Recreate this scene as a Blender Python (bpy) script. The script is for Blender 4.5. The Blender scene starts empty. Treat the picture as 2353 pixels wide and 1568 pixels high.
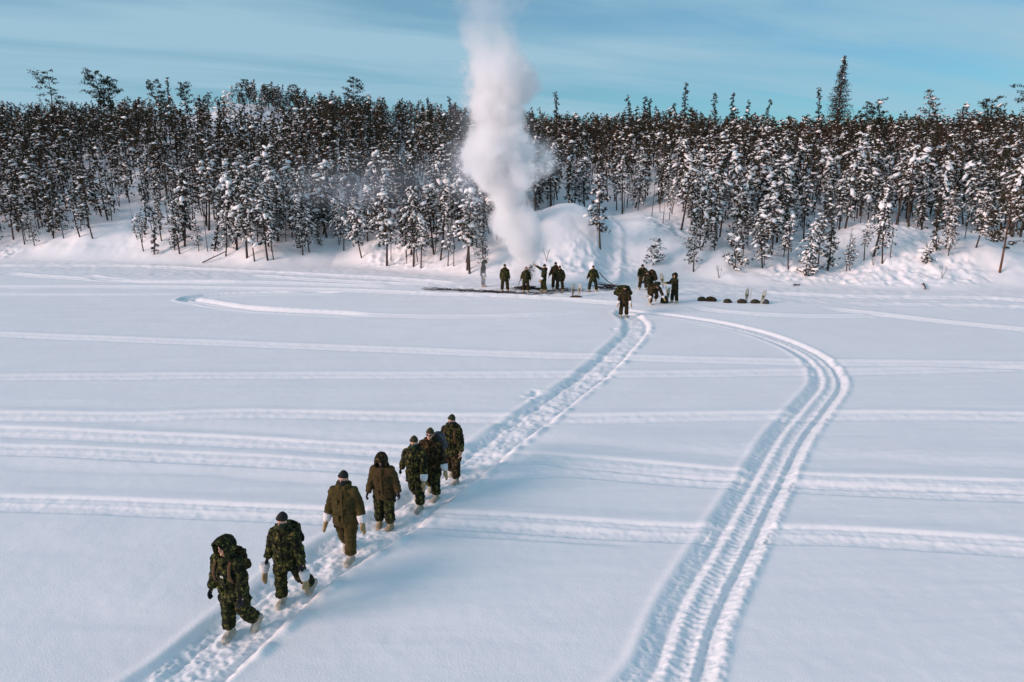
import bpy, math, random
import numpy as np
from mathutils import Vector, Matrix, noise as mnoise

random.seed(7)
RNG = np.random.default_rng(7)
sc = bpy.context.scene
COL = sc.collection
R = math.radians

# ------------------------------------------------------------------ camera
CAM_H, PITCH, FPX, PW, PH = 7.55, R(13.92), 1569.0, 2353.0, 1568.0
cam = bpy.data.cameras.new('camera')
cam.lens = 24.0; cam.sensor_width = 36.0; cam.clip_end = 20000; cam.clip_start = 0.1
camo = bpy.data.objects.new('camera', cam); COL.objects.link(camo)
camo.location = (0, 0, CAM_H); camo.rotation_euler = (R(90) - PITCH, 0, 0)
sc.camera = camo

# ------------------------------------------------------------------ sky, sun, exposure
SUN_EL, SUN_AZ = R(18), math.atan2(-0.90, -0.44)      # sun to the left and behind the camera
w = bpy.data.worlds.new('World'); sc.world = w; w.use_nodes = True
nt = w.node_tree; nt.nodes.clear()
def N(t, **kw):
    n = nt.nodes.new(t)
    for k, v in kw.items(): setattr(n, k, v)
    return n
L = lambda a, b: nt.links.new(a, b)
out = N('ShaderNodeOutputWorld'); bg = N('ShaderNodeBackground')
sky = N('ShaderNodeTexSky', sky_type='NISHITA', sun_disc=False, sun_elevation=SUN_EL, sun_rotation=SUN_AZ)
sky.air_density = 1.0; sky.dust_density = 0.4; sky.ozone_density = 3.0
tint = N('ShaderNodeMix', data_type='RGBA', blend_type='MULTIPLY'); tint.inputs[0].default_value = 1.0
L(sky.outputs[0], tint.inputs[6]); tint.inputs[7].default_value = (0.18, 0.40, 0.46, 1)
tc = N('ShaderNodeTexCoord'); sep = N('ShaderNodeSeparateXYZ'); L(tc.outputs['Generated'], sep.inputs[0])
zc = N('ShaderNodeMath', operation='MAXIMUM'); L(sep.outputs[2], zc.inputs[0]); zc.inputs[1].default_value = 0.0
zp = N('ShaderNodeMath', operation='ADD'); L(zc.outputs[0], zp.inputs[0]); zp.inputs[1].default_value = 0.10
dx = N('ShaderNodeMath', operation='DIVIDE'); L(sep.outputs[0], dx.inputs[0]); L(zp.outputs[0], dx.inputs[1])
dy = N('ShaderNodeMath', operation='DIVIDE'); L(sep.outputs[1], dy.inputs[0]); L(zp.outputs[0], dy.inputs[1])
cmb = N('ShaderNodeCombineXYZ'); L(dx.outputs[0], cmb.inputs[0]); L(dy.outputs[0], cmb.inputs[1])
mr = N('ShaderNodeMapping'); L(cmb.outputs[0], mr.inputs[0]); mr.inputs['Rotation'].default_value = (0, 0, R(-24))
mp = N('ShaderNodeMapping'); L(mr.outputs[0], mp.inputs[0])
mp.inputs['Scale'].default_value = (0.14, 0.60, 1)
mp.inputs['Location'].default_value = (0.35, 1.2, 0)
n1 = N('ShaderNodeTexNoise'); L(mp.outputs[0], n1.inputs['Vector'])
n1.inputs['Scale'].default_value = 1.7; n1.inputs['Detail'].default_value = 6; n1.inputs['Roughness'].default_value = 0.52; n1.inputs['Distortion'].default_value = 0.5
cr = N('ShaderNodeValToRGB'); L(n1.outputs[0], cr.inputs[0])
cr.color_ramp.elements[0].position = 0.40; cr.color_ramp.elements[0].color = (0.42, 0.42, 0.42, 1)
cr.color_ramp.elements[1].position = 0.58; cr.color_ramp.elements[1].color = (0.98, 0.98, 0.98, 1)
cl = N('ShaderNodeMix', data_type='RGBA'); L(cr.outputs[0], cl.inputs[0]); L(tint.outputs[2], cl.inputs[6])
cl.inputs[7].default_value = (1.5, 2.38, 2.95, 1)
L(cl.outputs[2], bg.inputs[0]); bg.inputs[1].default_value = 0.12
L(bg.outputs[0], out.inputs[0])

sun = bpy.data.lights.new('sun', 'SUN'); sun.energy = 1.85; sun.angle = R(26); sun.color = (1.0, 0.70, 0.62)
suno = bpy.data.objects.new('sun', sun); COL.objects.link(suno)
SUND = Vector((math.sin(SUN_AZ) * math.cos(SUN_EL), math.cos(SUN_AZ) * math.cos(SUN_EL), math.sin(SUN_EL)))
suno.rotation_euler = SUND.to_track_quat('Z', 'Y').to_euler(); suno.location = SUND * 60

vs = sc.view_settings
vs.view_transform = 'Standard'; vs.look = 'None'; vs.exposure = 0.94; vs.gamma = 1.0; vs.use_curve_mapping = False
cy = sc.cycles
cy.use_denoising = True; cy.max_bounces = 8; cy.diffuse_bounces = 3; cy.glossy_bounces = 2; cy.transmission_bounces = 2
cy.volume_bounces = 8; cy.transparent_max_bounces = 8; cy.volume_step_rate = 1.0; cy.volume_max_steps = 256

# ------------------------------------------------------------------ pixel helpers (photograph seen at 2353 x 1568)
CP, SP = math.cos(PITCH), math.sin(PITCH)
def ray(px, py):
    a = (px - PW / 2) / FPX; b = (PH / 2 - py) / FPX
    return np.array([a, CP + b * SP, -SP + b * CP])
def gp(px, py, z=0.0):
    d = ray(px, py); t = (z - CAM_H) / d[2]
    return np.array([d[0] * t, d[1] * t])
def at_y(px, py, Y):
    d = ray(px, py); t = Y / d[1]
    return np.array([d[0] * t, Y, CAM_H + d[2] * t])

# ------------------------------------------------------------------ noise
def _h(ix, iy, s):
    n = (ix.astype(np.int64) * 374761393 + iy.astype(np.int64) * 668265263 + s * 1442695041) & 0x7fffffff
    n = ((n ^ (n >> 13)) * 1274126177) & 0x7fffffff
    return ((n ^ (n >> 16)) & 0xffff) / 65535.0
def vn(x, y, s=0):
    ix = np.floor(x); iy = np.floor(y); fx = x - ix; fy = y - iy
    fx = fx * fx * fx * (fx * (fx * 6 - 15) + 10); fy = fy * fy * fy * (fy * (fy * 6 - 15) + 10)
    a = _h(ix, iy, s); b = _h(ix + 1, iy, s); c = _h(ix, iy + 1, s); d = _h(ix + 1, iy + 1, s)
    return (a + (b - a) * fx + (c - a) * fy + (a - b - c + d) * fx * fy) * 2 - 1
def fbm(x, y, s=0, o=4, g=0.5):
    r = 0; a = 1.0; t = 0
    for k in range(o):
        r = r + a * vn(x * 2 ** k + 17.3 * k, y * 2 ** k - 9.1 * k, s + k); t += a; a *= g
    return r / t
def ss(a, b, x):
    t = np.clip((x - a) / (b - a), 0, 1); return t * t * (3 - 2 * t)

# ------------------------------------------------------------------ terrain
SHORE = np.array([gp(*p) for p in [(-300, 602), (0, 602), (250, 604), (420, 612), (560, 618), (760, 612), (960, 628), (1080, 640), (1200, 644),
        (1330, 640), (1450, 632), (1560, 640), (1700, 656), (1850, 661), (2000, 664), (2150, 670), (2353, 668), (2650, 668)]])
RIDGE = np.array([(-200, 15), (-90, 15), (-60, 15.5), (-45, 18.2), (-30, 16.2), (-10, 14.2), (10, 12.5), (40, 11.4), (80, 12.5), (200, 13)])
def catmull(P, step=0.5):
    P = np.asarray(P, float); Q = np.vstack([2 * P[0] - P[1], P, 2 * P[-1] - P[-2]]); o = []
    for i in range(len(P) - 1):
        a, b, c, d = Q[i:i + 4]; n = max(2, int(np.linalg.norm(c - b) / step))
        t = np.linspace(0, 1, n, endpoint=False)[:, None]
        o.append(0.5 * ((2 * b) + (-a + c) * t + (2 * a - 5 * b + 4 * c - d) * t * t + (-a + 3 * b - 3 * c + d) * t ** 3))
    return np.vstack(o + [P[-1:]])
def px_path(pts, step=0.7): return catmull([gp(*p) for p in pts], step)
# each track: (path, kind, scale)
TRACKS = []
def tr(kind, pts, k=1.0, step=1.0): TRACKS.append((px_path(pts, step), kind, k))
tr('ski', [(-120, 767), (0, 770), (400, 785), (800, 800), (1180, 815), (1400, 822), (1800, 832), (2100, 836), (2480, 843)], 1.0)
tr('ski', [(-120, 871), (0, 869), (600, 864), (1200, 862), (1800, 857), (2100, 852), (2480, 842)], 0.9)
tr('ski', [(-120, 955), (0, 957), (300, 960), (600, 953), (1000, 962), (1300, 963), (1600, 958), (2000, 956), (2480, 960)], 1.0)
tr('drift', [(280, 968), (480, 975), (640, 985), (800, 996), (1000, 1004), (1200, 1000), (1350, 1008), (1500, 1020), (1720, 1032), (1900, 1036), (2100, 1044), (2480, 1058)], 0.45)
tr('ski', [(-120, 985), (0, 992), (400, 1010), (800, 1032), (1150, 1052), (1250, 1054), (1500, 1076), (1800, 1100), (2100, 1110), (2480, 1122)], 0.95)
tr('ski', [(-120, 1028), (0, 1034), (400, 1052), (800, 1075), (1050, 1090), (1300, 1082), (1500, 1098), (1800, 1116), (2100, 1128), (2480, 1144)], 0.7)
tr('drift', [(0, 1050), (300, 1065), (560, 1072), (760, 1092), (900, 1100)], 0.6)
tr('ski', [(-120, 1150), (0, 1156), (400, 1170), (760, 1188), (1000, 1192), (1300, 1210), (1600, 1226), (1900, 1228), (2200, 1246), (2480, 1264)], 0.95)
tr('ski', [(960, 1207), (1200, 1224), (1500, 1240)], 0.5)
tr('drift', [(0, 1225), (120, 1232), (300, 1240)], 0.35)
tr('drift', [(100, 1372), (300, 1384), (440, 1394), (520, 1398)], 0.35)
tr('drift', [(800, 1398), (950, 1408), (1150, 1420), (1300, 1438)], 0.35)
tr('drift', [(1050, 1330), (1150, 1337), (1280, 1342)], 0.3)
tr('drift', [(2020, 1366), (2120, 1372)], 0.35)
# far tracks below the shore
tr('ski', [(520, 706), (560, 708), (650, 715), (850, 725), (1050, 729), (1200, 726), (1350, 715)], 1.1)
tr('loop', [(850, 724), (650, 714), (540, 706), (470, 694), (430, 688), (470, 680), (600, 674), (800, 671)], 1.0)
tr('ski', [(-120, 660), (0, 660), (300, 660), (500, 662), (800, 668), (1000, 676), (1200, 682), (1400, 697), (1480, 702)], 1.7)
tr('ski', [(-120, 676), (200, 678), (430, 676)], 0.9)
tr('ski', [(0, 628), (100, 636), (190, 642), (300, 648), (600, 650), (900, 660)], 1.5)
tr('ski', [(190, 632), (230, 640), (330, 646), (560, 650)], 1.2)
tr('ski', [(560, 634), (700, 642), (850, 650), (1000, 655)], 1.4)
tr('ski', [(-120, 612), (0, 612), (300, 613), (500, 621), (760, 634), (900, 641), (1060, 654)], 2.0)
tr('ski', [(1590, 702), (1620, 712), (1720, 722), (1900, 728), (2050, 724)], 1.0)
tr('ski', [(1880, 708), (2000, 720), (2100, 732), (2250, 748), (2480, 770)], 1.2)
tr('ski', [(1740, 672), (1850, 678), (2050, 684), (2250, 686), (2480, 700)], 1.6)
tr('ski', [(1940, 700), (2150, 702), (2480, 712)], 1.0)
MOTOR = px_path([(1430, 1700), (1480, 1640), (1550, 1560), (1600, 1410), (1685, 1250), (1765, 1100), (1820, 1000), (1876, 930), (1908, 882), (1890, 838), (1835, 800),
                 (1750, 768), (1650, 744), (1540, 727), (1440, 716)], 0.4)
FOOT = px_path([(200, 1700), (300, 1640), (415, 1568), (545, 1455), (612, 1400), (735, 1300), (900, 1200), (1038, 1100), (1172, 1000), (1310, 900), (1375, 850), (1425, 800),
                (1458, 765), (1462, 740), (1440, 722)], 0.4)
TRAIL_UP = np.array([(6.0, 46.0), (6.8, 49.0), (7.3, 52.0), (8.0, 56.0), (7.6, 60.0), (8.4, 66.0)])
TRAIL_UP = catmull(TRAIL_UP, 0.5)

def sdist(X, Y, P, m=1.6):
    """signed distance (positive to the left of the path) and arc length, far = 99"""
    D = np.full(X.shape, 99.0); S = np.zeros(X.shape); acc = 0.0
    for i in range(len(P) - 1):
        a, b = P[i], P[i + 1]; v = b - a; l = float(np.hypot(*v))
        if l < 1e-6: continue
        k = np.nonzero((X > min(a[0], b[0]) - m) & (X < max(a[0], b[0]) + m) & (Y > min(a[1], b[1]) - m) & (Y < max(a[1], b[1]) + m))[0]
        if len(k):
            ux, uy = v / l; rx = X[k] - a[0]; ry = Y[k] - a[1]
            t = np.clip(rx * ux + ry * uy, 0, l); qx = rx - ux * t; qy = ry - uy * t
            d = np.hypot(qx, qy) * np.sign(ux * ry - uy * rx + 1e-12)
            u = np.abs(d) < np.abs(D[k]); D[k[u]] = d[u]; S[k[u]] = acc + t[u]
        acc += l
    return D, S, acc
def hill(X, Y):
    ys = np.interp(X, SHORE[:, 0], SHORE[:, 1]); t = Y - ys + 0.9 * fbm(X * 0.16, Y * 0.16, 5, 3)
    R_ = np.interp(X, RIDGE[:, 0], RIDGE[:, 1])
    bank = (1.15 + 0.45 * fbm(X * 0.09, Y * 0.05, 11, 2)) * ss(-0.3, 5.0, t)
    s = np.clip((t - 3) / 58.0, 0, 1); s = s * (1.22 - 0.22 * s * s * s) * 0.93 + 0.07 * s
    s = np.minimum(s, 1.0)
    z = bank + (R_ - 1.2) * s * ss(0, 6, t)
    inl = ss(0.0, 3.0, t)
    z = z + inl * (0.55 * fbm(X * 0.12, Y * 0.12, 21, 3) + 0.16 * fbm(X * 0.55, Y * 0.55, 31, 3))
    # pillowy clods of snow over buried shrubs along the bank
    p = ss(0.2, 1.6, t) * (1 - ss(9, 16, t))
    lum = np.abs(vn(X * 1.25, Y * 1.25, 41)); lum2 = np.abs(vn(X * 2.6, Y * 2.6, 43))
    rough = ss(-0.05, 0.35, vn(X * 0.13 + 3.1, Y * 0.10, 47))
    z = z + p * rough * (0.20 * (0.45 - lum) + 0.16 * (0.4 - lum2) + 0.05 * vn(X * 5, Y * 5, 44))
    # the big rounded hump behind the fire and its neighbour
    for cx, cyy, rx, ry, h, e in [(4.7, 57.0, 3.9, 4.6, 2.15, 2.6), (11.4, 58.5, 2.6, 3.0, 0.9, 2.2), (27.5, 53.2, 3.0, 2.6, 0.9, 2.2), (33.5, 50.5, 3.0, 2.4, 0.7, 2.2),
                               (39.5, 50.5, 2.2, 2.4, 0.8, 2.2), (-30.0, 62.5, 6.5, 3.0, 0.5, 2.2), (-39.5, 63, 5, 3, 0.7, 2.2), (44, 49, 3, 2.6, .7, 2.2)]:
        z = z + h * np.exp(-(((X - cx) / rx) ** 2 + ((Y - cyy) / ry) ** 2) ** (e / 2))
    far = Y > 125
    z = np.where(far, z + (Y - 125) * -0.004 * (Y < 2500), z)
    return np.where(t > -0.6, z, 0.0), t
def terrain(X, Y):
    X = np.asarray(X, float); Y = np.asarray(Y, float); shp = X.shape; X = X.ravel(); Y = Y.ravel()
    Z, t = hill(X, Y)
    lake = 1 - ss(-1.0, 1.0, t)
    # wind-packed lake surface: long low drifts and fine ripple
    Z = Z + lake * (0.030 * fbm(X * 0.10, Y * 0.22, 61, 3) + 0.016 * fbm(X * 0.30 + 0.12 * Y, Y * 2.1 - 0.10 * X, 67, 3) * ss(-0.3, 0.5, fbm(X * 0.06, Y * 0.1, 69, 2))
                    + 0.0035 * fbm(X * 4, Y * 4, 71, 2))
    # trodden belt in front of the fire and along the shore
    belt = ss(-9, -4.5, t) * lake
    Z = Z + belt * (0.035 * fbm(X * 1.6, Y * 1.6, 73, 3) + 0.03 * np.maximum(0, vn(X * 2.7, Y * 2.2, 75)))
    act = np.exp(-(((X - 6) / 13) ** 2 + ((Y - 43.5) / 2.6) ** 2))
    Z = Z + act * (0.05 * fbm(X * 2.4, Y * 2.4, 77, 3) - 0.04)
    for P, kind, k in TRACKS:
        D, S, tot = sdist(X, Y, P, 1.7); i = np.nonzero(np.abs(D) < 1.7)[0]
        if not len(i): continue
        d = D[i]; s = S[i]
        if P[-1][0] < P[0][0]: d = -d                       # make + the far side
        wob = 0.10 * vn(s * 0.35, s * 0 + 1.5, 81); d = d + wob
        rgh = vn(s * 5.0, d * 6, 83); endf = ss(0, 1.6, s) * ss(0, 1.6, tot - s)
        if kind == 'ski':
            w = 0.34 * (0.7 + 0.3 * k)
            prof = -0.085 * k * ss(-w - 0.12, -w + 0.05, d) * (1 - ss(-w + 0.05, w + 0.12, d)) + 0.035 * k * ss(w - 0.05, w + 0.1, d) * (1 - ss(w + 0.1, w + 0.65, d))
            prof = prof + 0.016 * k * np.exp(-((d - 0.05) / 0.05) ** 2) - 0.02 * k * np.exp(-((d - w * .9) / 0.05) ** 2) + (0.007 * rgh + 0.006 * vn(s * 13, d * 13, 84)) * (np.abs(d) < w)
        elif kind == 'loop':
            prof = -0.13 * ss(-0.6, -0.35, d) * (1 - ss(0.3, 0.65, d)) + 0.05 * np.sin(d * 16) * (np.abs(d) < 0.5) + 0.05 * np.exp(-((np.abs(d) - 0.7) / 0.12) ** 2)
        else:
            w = 0.30 + 0.12 * vn(s * 0.8, s * 0, 87)
            th = 0.75 + 0.25 * vn(s * 0.5, s * 0 + 4, 89)
            prof = 0.085 * k * th * ss(-w - 0.35, w, d) * (1 - ss(w, w + 1.3, d)) - 0.03 * k * ss(-w - .5, -w - .2, d) * (1 - ss(-w - .2, 0, d)) + 0.006 * k * rgh * (np.abs(d) < w)
        Z[i] += prof * endf * lake[i]
    # snowmobile trail: + is its left side (seen from the camera)
    D, S, tot = sdist(X, Y, MOTOR, 1.5); i = np.nonzero(np.abs(D) < 1.5)[0]; d = -D[i]; s = S[i]
    fl = 0.5 * vn(s * 2.3, d * 2, 93) + 0.5 * vn(s * 9, d * 9, 94)
    d = d * 1.12; prof = -0.075 * ss(-0.80, -0.44, d) * (1 - ss(0.44, 0.66, d))
    prof += 0.05 * np.exp(-((d + 0.18) / 0.10) ** 2) + 0.04 * np.exp(-((d - 0.22) / 0.07) ** 2) - 0.05 * np.exp(-((d - 0.36) / 0.06) ** 2) - 0.04 * np.exp(-((d + 0.40) / 0.07) ** 2)
    prof += 0.055 * np.exp(-((d - 0.70) / 0.10) ** 2) * (0.7 + 0.5 * fl) + 0.03 * np.exp(-((d + 0.85) / 0.12) ** 2)
    prof += 0.005 * np.sin(s * 2 * np.pi / 0.16 + 2 * fl) * ss(0.24, 0.16, np.abs(d - 0.03)) + 0.014 * fl * (np.abs(d) < 0.6) + (0.012 * vn(s * 14, d * 14, 95) + 0.010 * vn(s * 27, d * 27, 96)) * (np.abs(d) < 0.75)
    keep = np.ones_like(Z); keep[i] = np.where(np.abs(d) < 0.62, 0.35, 1.0)
    Z[i] = Z[i] * keep[i] + prof * lake[i]
    # trodden foot trail
    D, S, tot = sdist(X, Y, FOOT, 1.5); i = np.nonzero(np.abs(D) < 1.5)[0]; d = -D[i]; s = S[i]
    wv = 0.07 * vn(s * 0.9, s * 0 + 2, 97)
    d = d * 1.1; b = -0.095 * ss(-0.82, -0.50, d + wv) * (1 - ss(0.46, 0.74, d - wv))
    ins = (np.abs(d) < 0.66)
    x, y = X[i], Y[i]
    foot = 0.035 * fbm(x * 3.1, y * 2.6, 99, 3) + 0.03 * np.maximum(-0.15, vn(x * 4.5, y * 3.3, 101)) + 0.018 * vn(x * 13, y * 13, 103) + 0.012 * vn(x * 26, y * 26, 104)
    b = b + ins * foot + 0.05 * np.exp(-((d - 0.78) / 0.12) ** 2) * (0.6 + vn(s * 3, d, 105)) + 0.02 * np.exp(-((d + 0.9) / 0.12) ** 2)
    b = b - 0.05 * np.exp(-((d - 0.5) / 0.07) ** 2) - 0.045 * np.exp(-((d + 0.42) / 0.06) ** 2)
    side = np.exp(-((d + 1.05) / 0.28) ** 2) * ss(0.35, 0.75, vn(s * 0.55, s * 0 + 7, 107))
    b = b + side * (0.10 * vn(x * 5, y * 4, 109))
    Z[i] += b * lake[i]
    # climbing trail beside the hump
    D, S, tot = sdist(X, Y, TRAIL_UP, 1.4); i = np.nonzero(np.abs(D) < 1.4)[0]; d = D[i]
    Z[i] += -0.28 * np.exp(-(d / 0.55) ** 2) + 0.10 * np.exp(-((np.abs(d) - 0.95) / 0.2) ** 2) + 0.07 * vn(X[i] * 3, Y[i] * 3, 111) * (np.abs(d) < 0.9)
    return Z.reshape(shp)
def tz(x, y): return float(terrain(np.array([x]), np.array([y]))[0])
def hit(px, py):
    """where the ray through a pixel meets the terrain"""
    d = ray(px, py); t = np.linspace(8, 130, 1600)
    X = d[0] * t; Y = d[1] * t; Zr = CAM_H + d[2] * t; H = hill(X, Y)[0]
    k = np.nonzero(Zr <= H)[0]; i = k[0] if len(k) else -1
    return float(X[i]), float(Y[i]), float(H[i])

# ------------------------------------------------------------------ materials
MATS = {}
def mat(name, col, rough=0.8, col2=None, scale=8.0, bump=0.0, bscale=40.0, spec=0.3, detail=3, lo=0.35, hi=0.65, sheen=0):
    m = bpy.data.materials.new(name); m.use_nodes = True; t = m.node_tree; p = t.nodes['Principled BSDF']
    p.inputs['Roughness'].default_value = rough; p.inputs['Specular IOR Level'].default_value = spec
    p.inputs['Base Color'].default_value = (*col, 1)
    c = t.nodes.new('ShaderNodeTexCoord')
    if col2:
        n = t.nodes.new('ShaderNodeTexNoise'); n.inputs['Scale'].default_value = scale; n.inputs['Detail'].default_value = detail
        t.links.new(c.outputs['Object'], n.inputs['Vector'])
        r = t.nodes.new('ShaderNodeValToRGB'); r.color_ramp.elements[0].position = lo; r.color_ramp.elements[1].position = hi
        r.color_ramp.elements[0].color = (*col, 1); r.color_ramp.elements[1].color = (*col2, 1)
        t.links.new(n.outputs[0], r.inputs[0]); t.links.new(r.outputs[0], p.inputs['Base Color'])
    if bump:
        n = t.nodes.new('ShaderNodeTexNoise'); n.inputs['Scale'].default_value = bscale; n.inputs['Detail'].default_value = 4
        t.links.new(c.outputs['Object'], n.inputs['Vector'])
        b = t.nodes.new('ShaderNodeBump'); b.inputs['Strength'].default_value = 0.5; b.inputs['Distance'].default_value = bump
        t.links.new(n.outputs[0], b.inputs['Height']); t.links.new(b.outputs[0], p.inputs['Normal'])
    MATS[name] = m; return m
def camo_mat(name, cols, cell=0.024, scale=13.0):
    m = bpy.data.materials.new(name); m.use_nodes = True; t = m.node_tree; p = t.nodes['Principled BSDF']
    p.inputs['Roughness'].default_value = 0.85; p.inputs['Specular IOR Level'].default_value = 0.15
    c = t.nodes.new('ShaderNodeTexCoord'); s = t.nodes.new('ShaderNodeVectorMath'); s.operation = 'SNAP'
    s.inputs[1].default_value = (cell,) * 3; t.links.new(c.outputs['Object'], s.inputs[0])
    n = t.nodes.new('ShaderNodeTexNoise'); n.inputs['Scale'].default_value = scale; n.inputs['Detail'].default_value = 4; n.inputs['Roughness'].default_value = 0.7
    t.links.new(s.outputs[0], n.inputs['Vector'])
    r = t.nodes.new('ShaderNodeValToRGB'); r.color_ramp.interpolation = 'CONSTANT'
    e = r.color_ramp.elements; pos = [0.0, 0.47, 0.545, 0.615]
    e[0].color = (*cols[0], 1); e[0].position = 0; e[1].position = pos[1]; e[1].color = (*cols[1], 1)
    for k in (2, 3):
        q = e.new(pos[k]); q.color = (*cols[k], 1)
    t.links.new(n.outputs[0], r.inputs[0]); t.links.new(r.outputs[0], p.inputs['Base Color'])
    n2 = t.nodes.new('ShaderNodeTexNoise'); n2.inputs['Scale'].default_value = 22; n2.inputs['Detail'].default_value = 3
    t.links.new(c.outputs['Object'], n2.inputs['Vector'])
    b = t.nodes.new('ShaderNodeBump'); b.inputs['Distance'].default_value = 0.02; b.inputs['Strength'].default_value = 0.6
    t.links.new(n2.outputs[0], b.inputs['Height']); t.links.new(b.outputs[0], p.inputs['Normal'])
    MATS[name] = m; return m
mat('snow', (0.91, 0.90, 0.92), 0.65, (0.94, 0.93, 0.94), 0.6, 0.010, 26.0, spec=0.2)
mat('tree_snow', (0.86, 0.85, 0.84), 0.7, (0.90, 0.90, 0.90), 3.0, spec=0.2)
mat('needles', (0.075, 0.056, 0.034), 0.8, (0.038, 0.036, 0.022), 1.4, spec=0.2)
mat('needles_brown', (0.075, 0.048, 0.026), 0.85, (0.045, 0.034, 0.024), 1.6, spec=0.15)
mat('needles_spruce', (0.030, 0.034, 0.020), 0.8, (0.052, 0.044, 0.028), 1.2, spec=0.2)
mat('bark', (0.045, 0.034, 0.028), 0.9, (0.075, 0.055, 0.042), 6.0, 0.01, 30)
mat('bark_orange', (0.16, 0.075, 0.04), 0.9, (0.08, 0.045, 0.03), 5.0, 0.01, 30)
mat('twig', (0.06, 0.04, 0.04), 0.9, (0.03, 0.022, 0.022), 9)
mat('char', (0.012, 0.011, 0.011), 0.9, (0.04, 0.034, 0.032), 9)
mat('dead_wood', (0.09, 0.06, 0.05), 0.9, (0.05, 0.03, 0.035), 7)
camo_mat('camo', [(0.006, 0.007, 0.004), (0.018, 0.022, 0.008), (0.058, 0.056, 0.014), (0.150, 0.130, 0.032)])
camo_mat('camo_dark', [(0.005, 0.006, 0.004), (0.014, 0.017, 0.008), (0.034, 0.036, 0.012), (0.085, 0.078, 0.024)])
camo_mat('camo_brown', [(0.009, 0.007, 0.004), (0.030, 0.021, 0.009), (0.064, 0.044, 0.016), (0.11, 0.082, 0.028)])
mat('olive', (0.072, 0.052, 0.016), 0.85, (0.044, 0.033, 0.011), 5.0, 0.02, 14, spec=0.15)
mat('olive_brown', (0.066, 0.044, 0.017), 0.85, (0.038, 0.027, 0.012), 6.0, 0.02, 14, spec=0.15)
mat('black_knit', (0.012, 0.013, 0.012), 0.9, (0.022, 0.023, 0.02), 30, 0.004, 160)
mat('green_knit', (0.022, 0.030, 0.014), 0.9, (0.034, 0.040, 0.018), 30, 0.004, 160)
mat('olive_knit', (0.045, 0.040, 0.016), 0.9, (0.03, 0.03, 0.012), 30, 0.004, 160)
mat('teal_knit', (0.016, 0.050, 0.032), 0.9, (0.022, 0.034, 0.022), 30, 0.004, 160)
mat('glove_black', (0.010, 0.010, 0.016), 0.7)
mat('tan_leather', (0.42, 0.29, 0.15), 0.8, (0.33, 0.22, 0.11), 14, 0.004, 50)
mat('white_cloth', (0.72, 0.70, 0.70), 0.85, (0.62, 0.60, 0.60), 12, 0.01, 25)
mat('boot_white', (0.50, 0.47, 0.40), 0.8, (0.30, 0.28, 0.23), 9, 0.01, 30)
mat('boot_tan', (0.42, 0.33, 0.21), 0.8, (0.28, 0.22, 0.14), 9, 0.01, 30)
mat('skin', (0.50, 0.26, 0.17), 0.55, (0.58, 0.32, 0.22), 20, spec=0.4)
mat('eye_white', (0.7, 0.7, 0.68), 0.3); mat('lens_black', (0.004, 0.004, 0.005), 0.1, spec=0.6)
mat('brown_web', (0.085, 0.045, 0.018), 0.8, (0.06, 0.03, 0.014), 20)
mat('green_web', (0.035, 0.035, 0.012), 0.8); mat('badge', (0.5, 0.48, 0.46), 0.7)
mat('grey_pack', (0.10, 0.10, 0.11), 0.8, (0.03, 0.03, 0.03), 14, 0.01, 20)
mat('pack_dark', (0.022, 0.019, 0.014), 0.8, (0.055, 0.042, 0.026), 12, 0.01, 20)
mat('shoe_frame', (0.40, 0.42, 0.40), 0.4, (0.55, 0.56, 0.54), 15, spec=0.5)
mat('shoe_deck', (0.42, 0.44, 0.42), 0.5, (0.26, 0.28, 0.26), 12)
mat('shoe_bind', (0.10, 0.11, 0.05), 0.7)
mat('axe_yellow', (0.55, 0.36, 0.03), 0.6)

# ------------------------------------------------------------------ object helpers
def link(o): COL.objects.link(o); return o
def np_mesh(name, V, F, mats, midx=None, smooth=False):
    V = np.asarray(V, np.float32); F = np.asarray(F, np.int32); k = F.shape[1]
    me = bpy.data.meshes.new(name); me.vertices.add(len(V)); me.vertices.foreach_set('co', V.ravel())
    me.loops.add(F.size); me.loops.foreach_set('vertex_index', F.ravel())
    me.polygons.add(len(F)); me.polygons.foreach_set('loop_start', np.arange(0, F.size, k, dtype=np.int32))
    if midx is not None: me.polygons.foreach_set('material_index', np.asarray(midx, np.int32))
    if smooth: me.polygons.foreach_set('use_smooth', np.ones(len(F), bool))
    for m in mats: me.materials.append(MATS[m])
    me.update(calc_edges=True); return me
def mobj(name, me, parent=None, **props):
    o = bpy.data.objects.new(name, me); link(o)
    if parent is not None: o.parent = parent
    for k, v in props.items(): o[k] = v
    return o
def empty(name, loc=(0, 0, 0), rz=0.0, **props):
    o = bpy.data.objects.new(name, None); link(o); o.location = loc; o.rotation_euler = (0, 0, rz); o.empty_display_size = 0.2
    for k, v in props.items(): o[k] = v
    return o
WORK = bpy.data.scenes.new('workbench')          # scratch scene for modifiers, removed at the end
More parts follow.
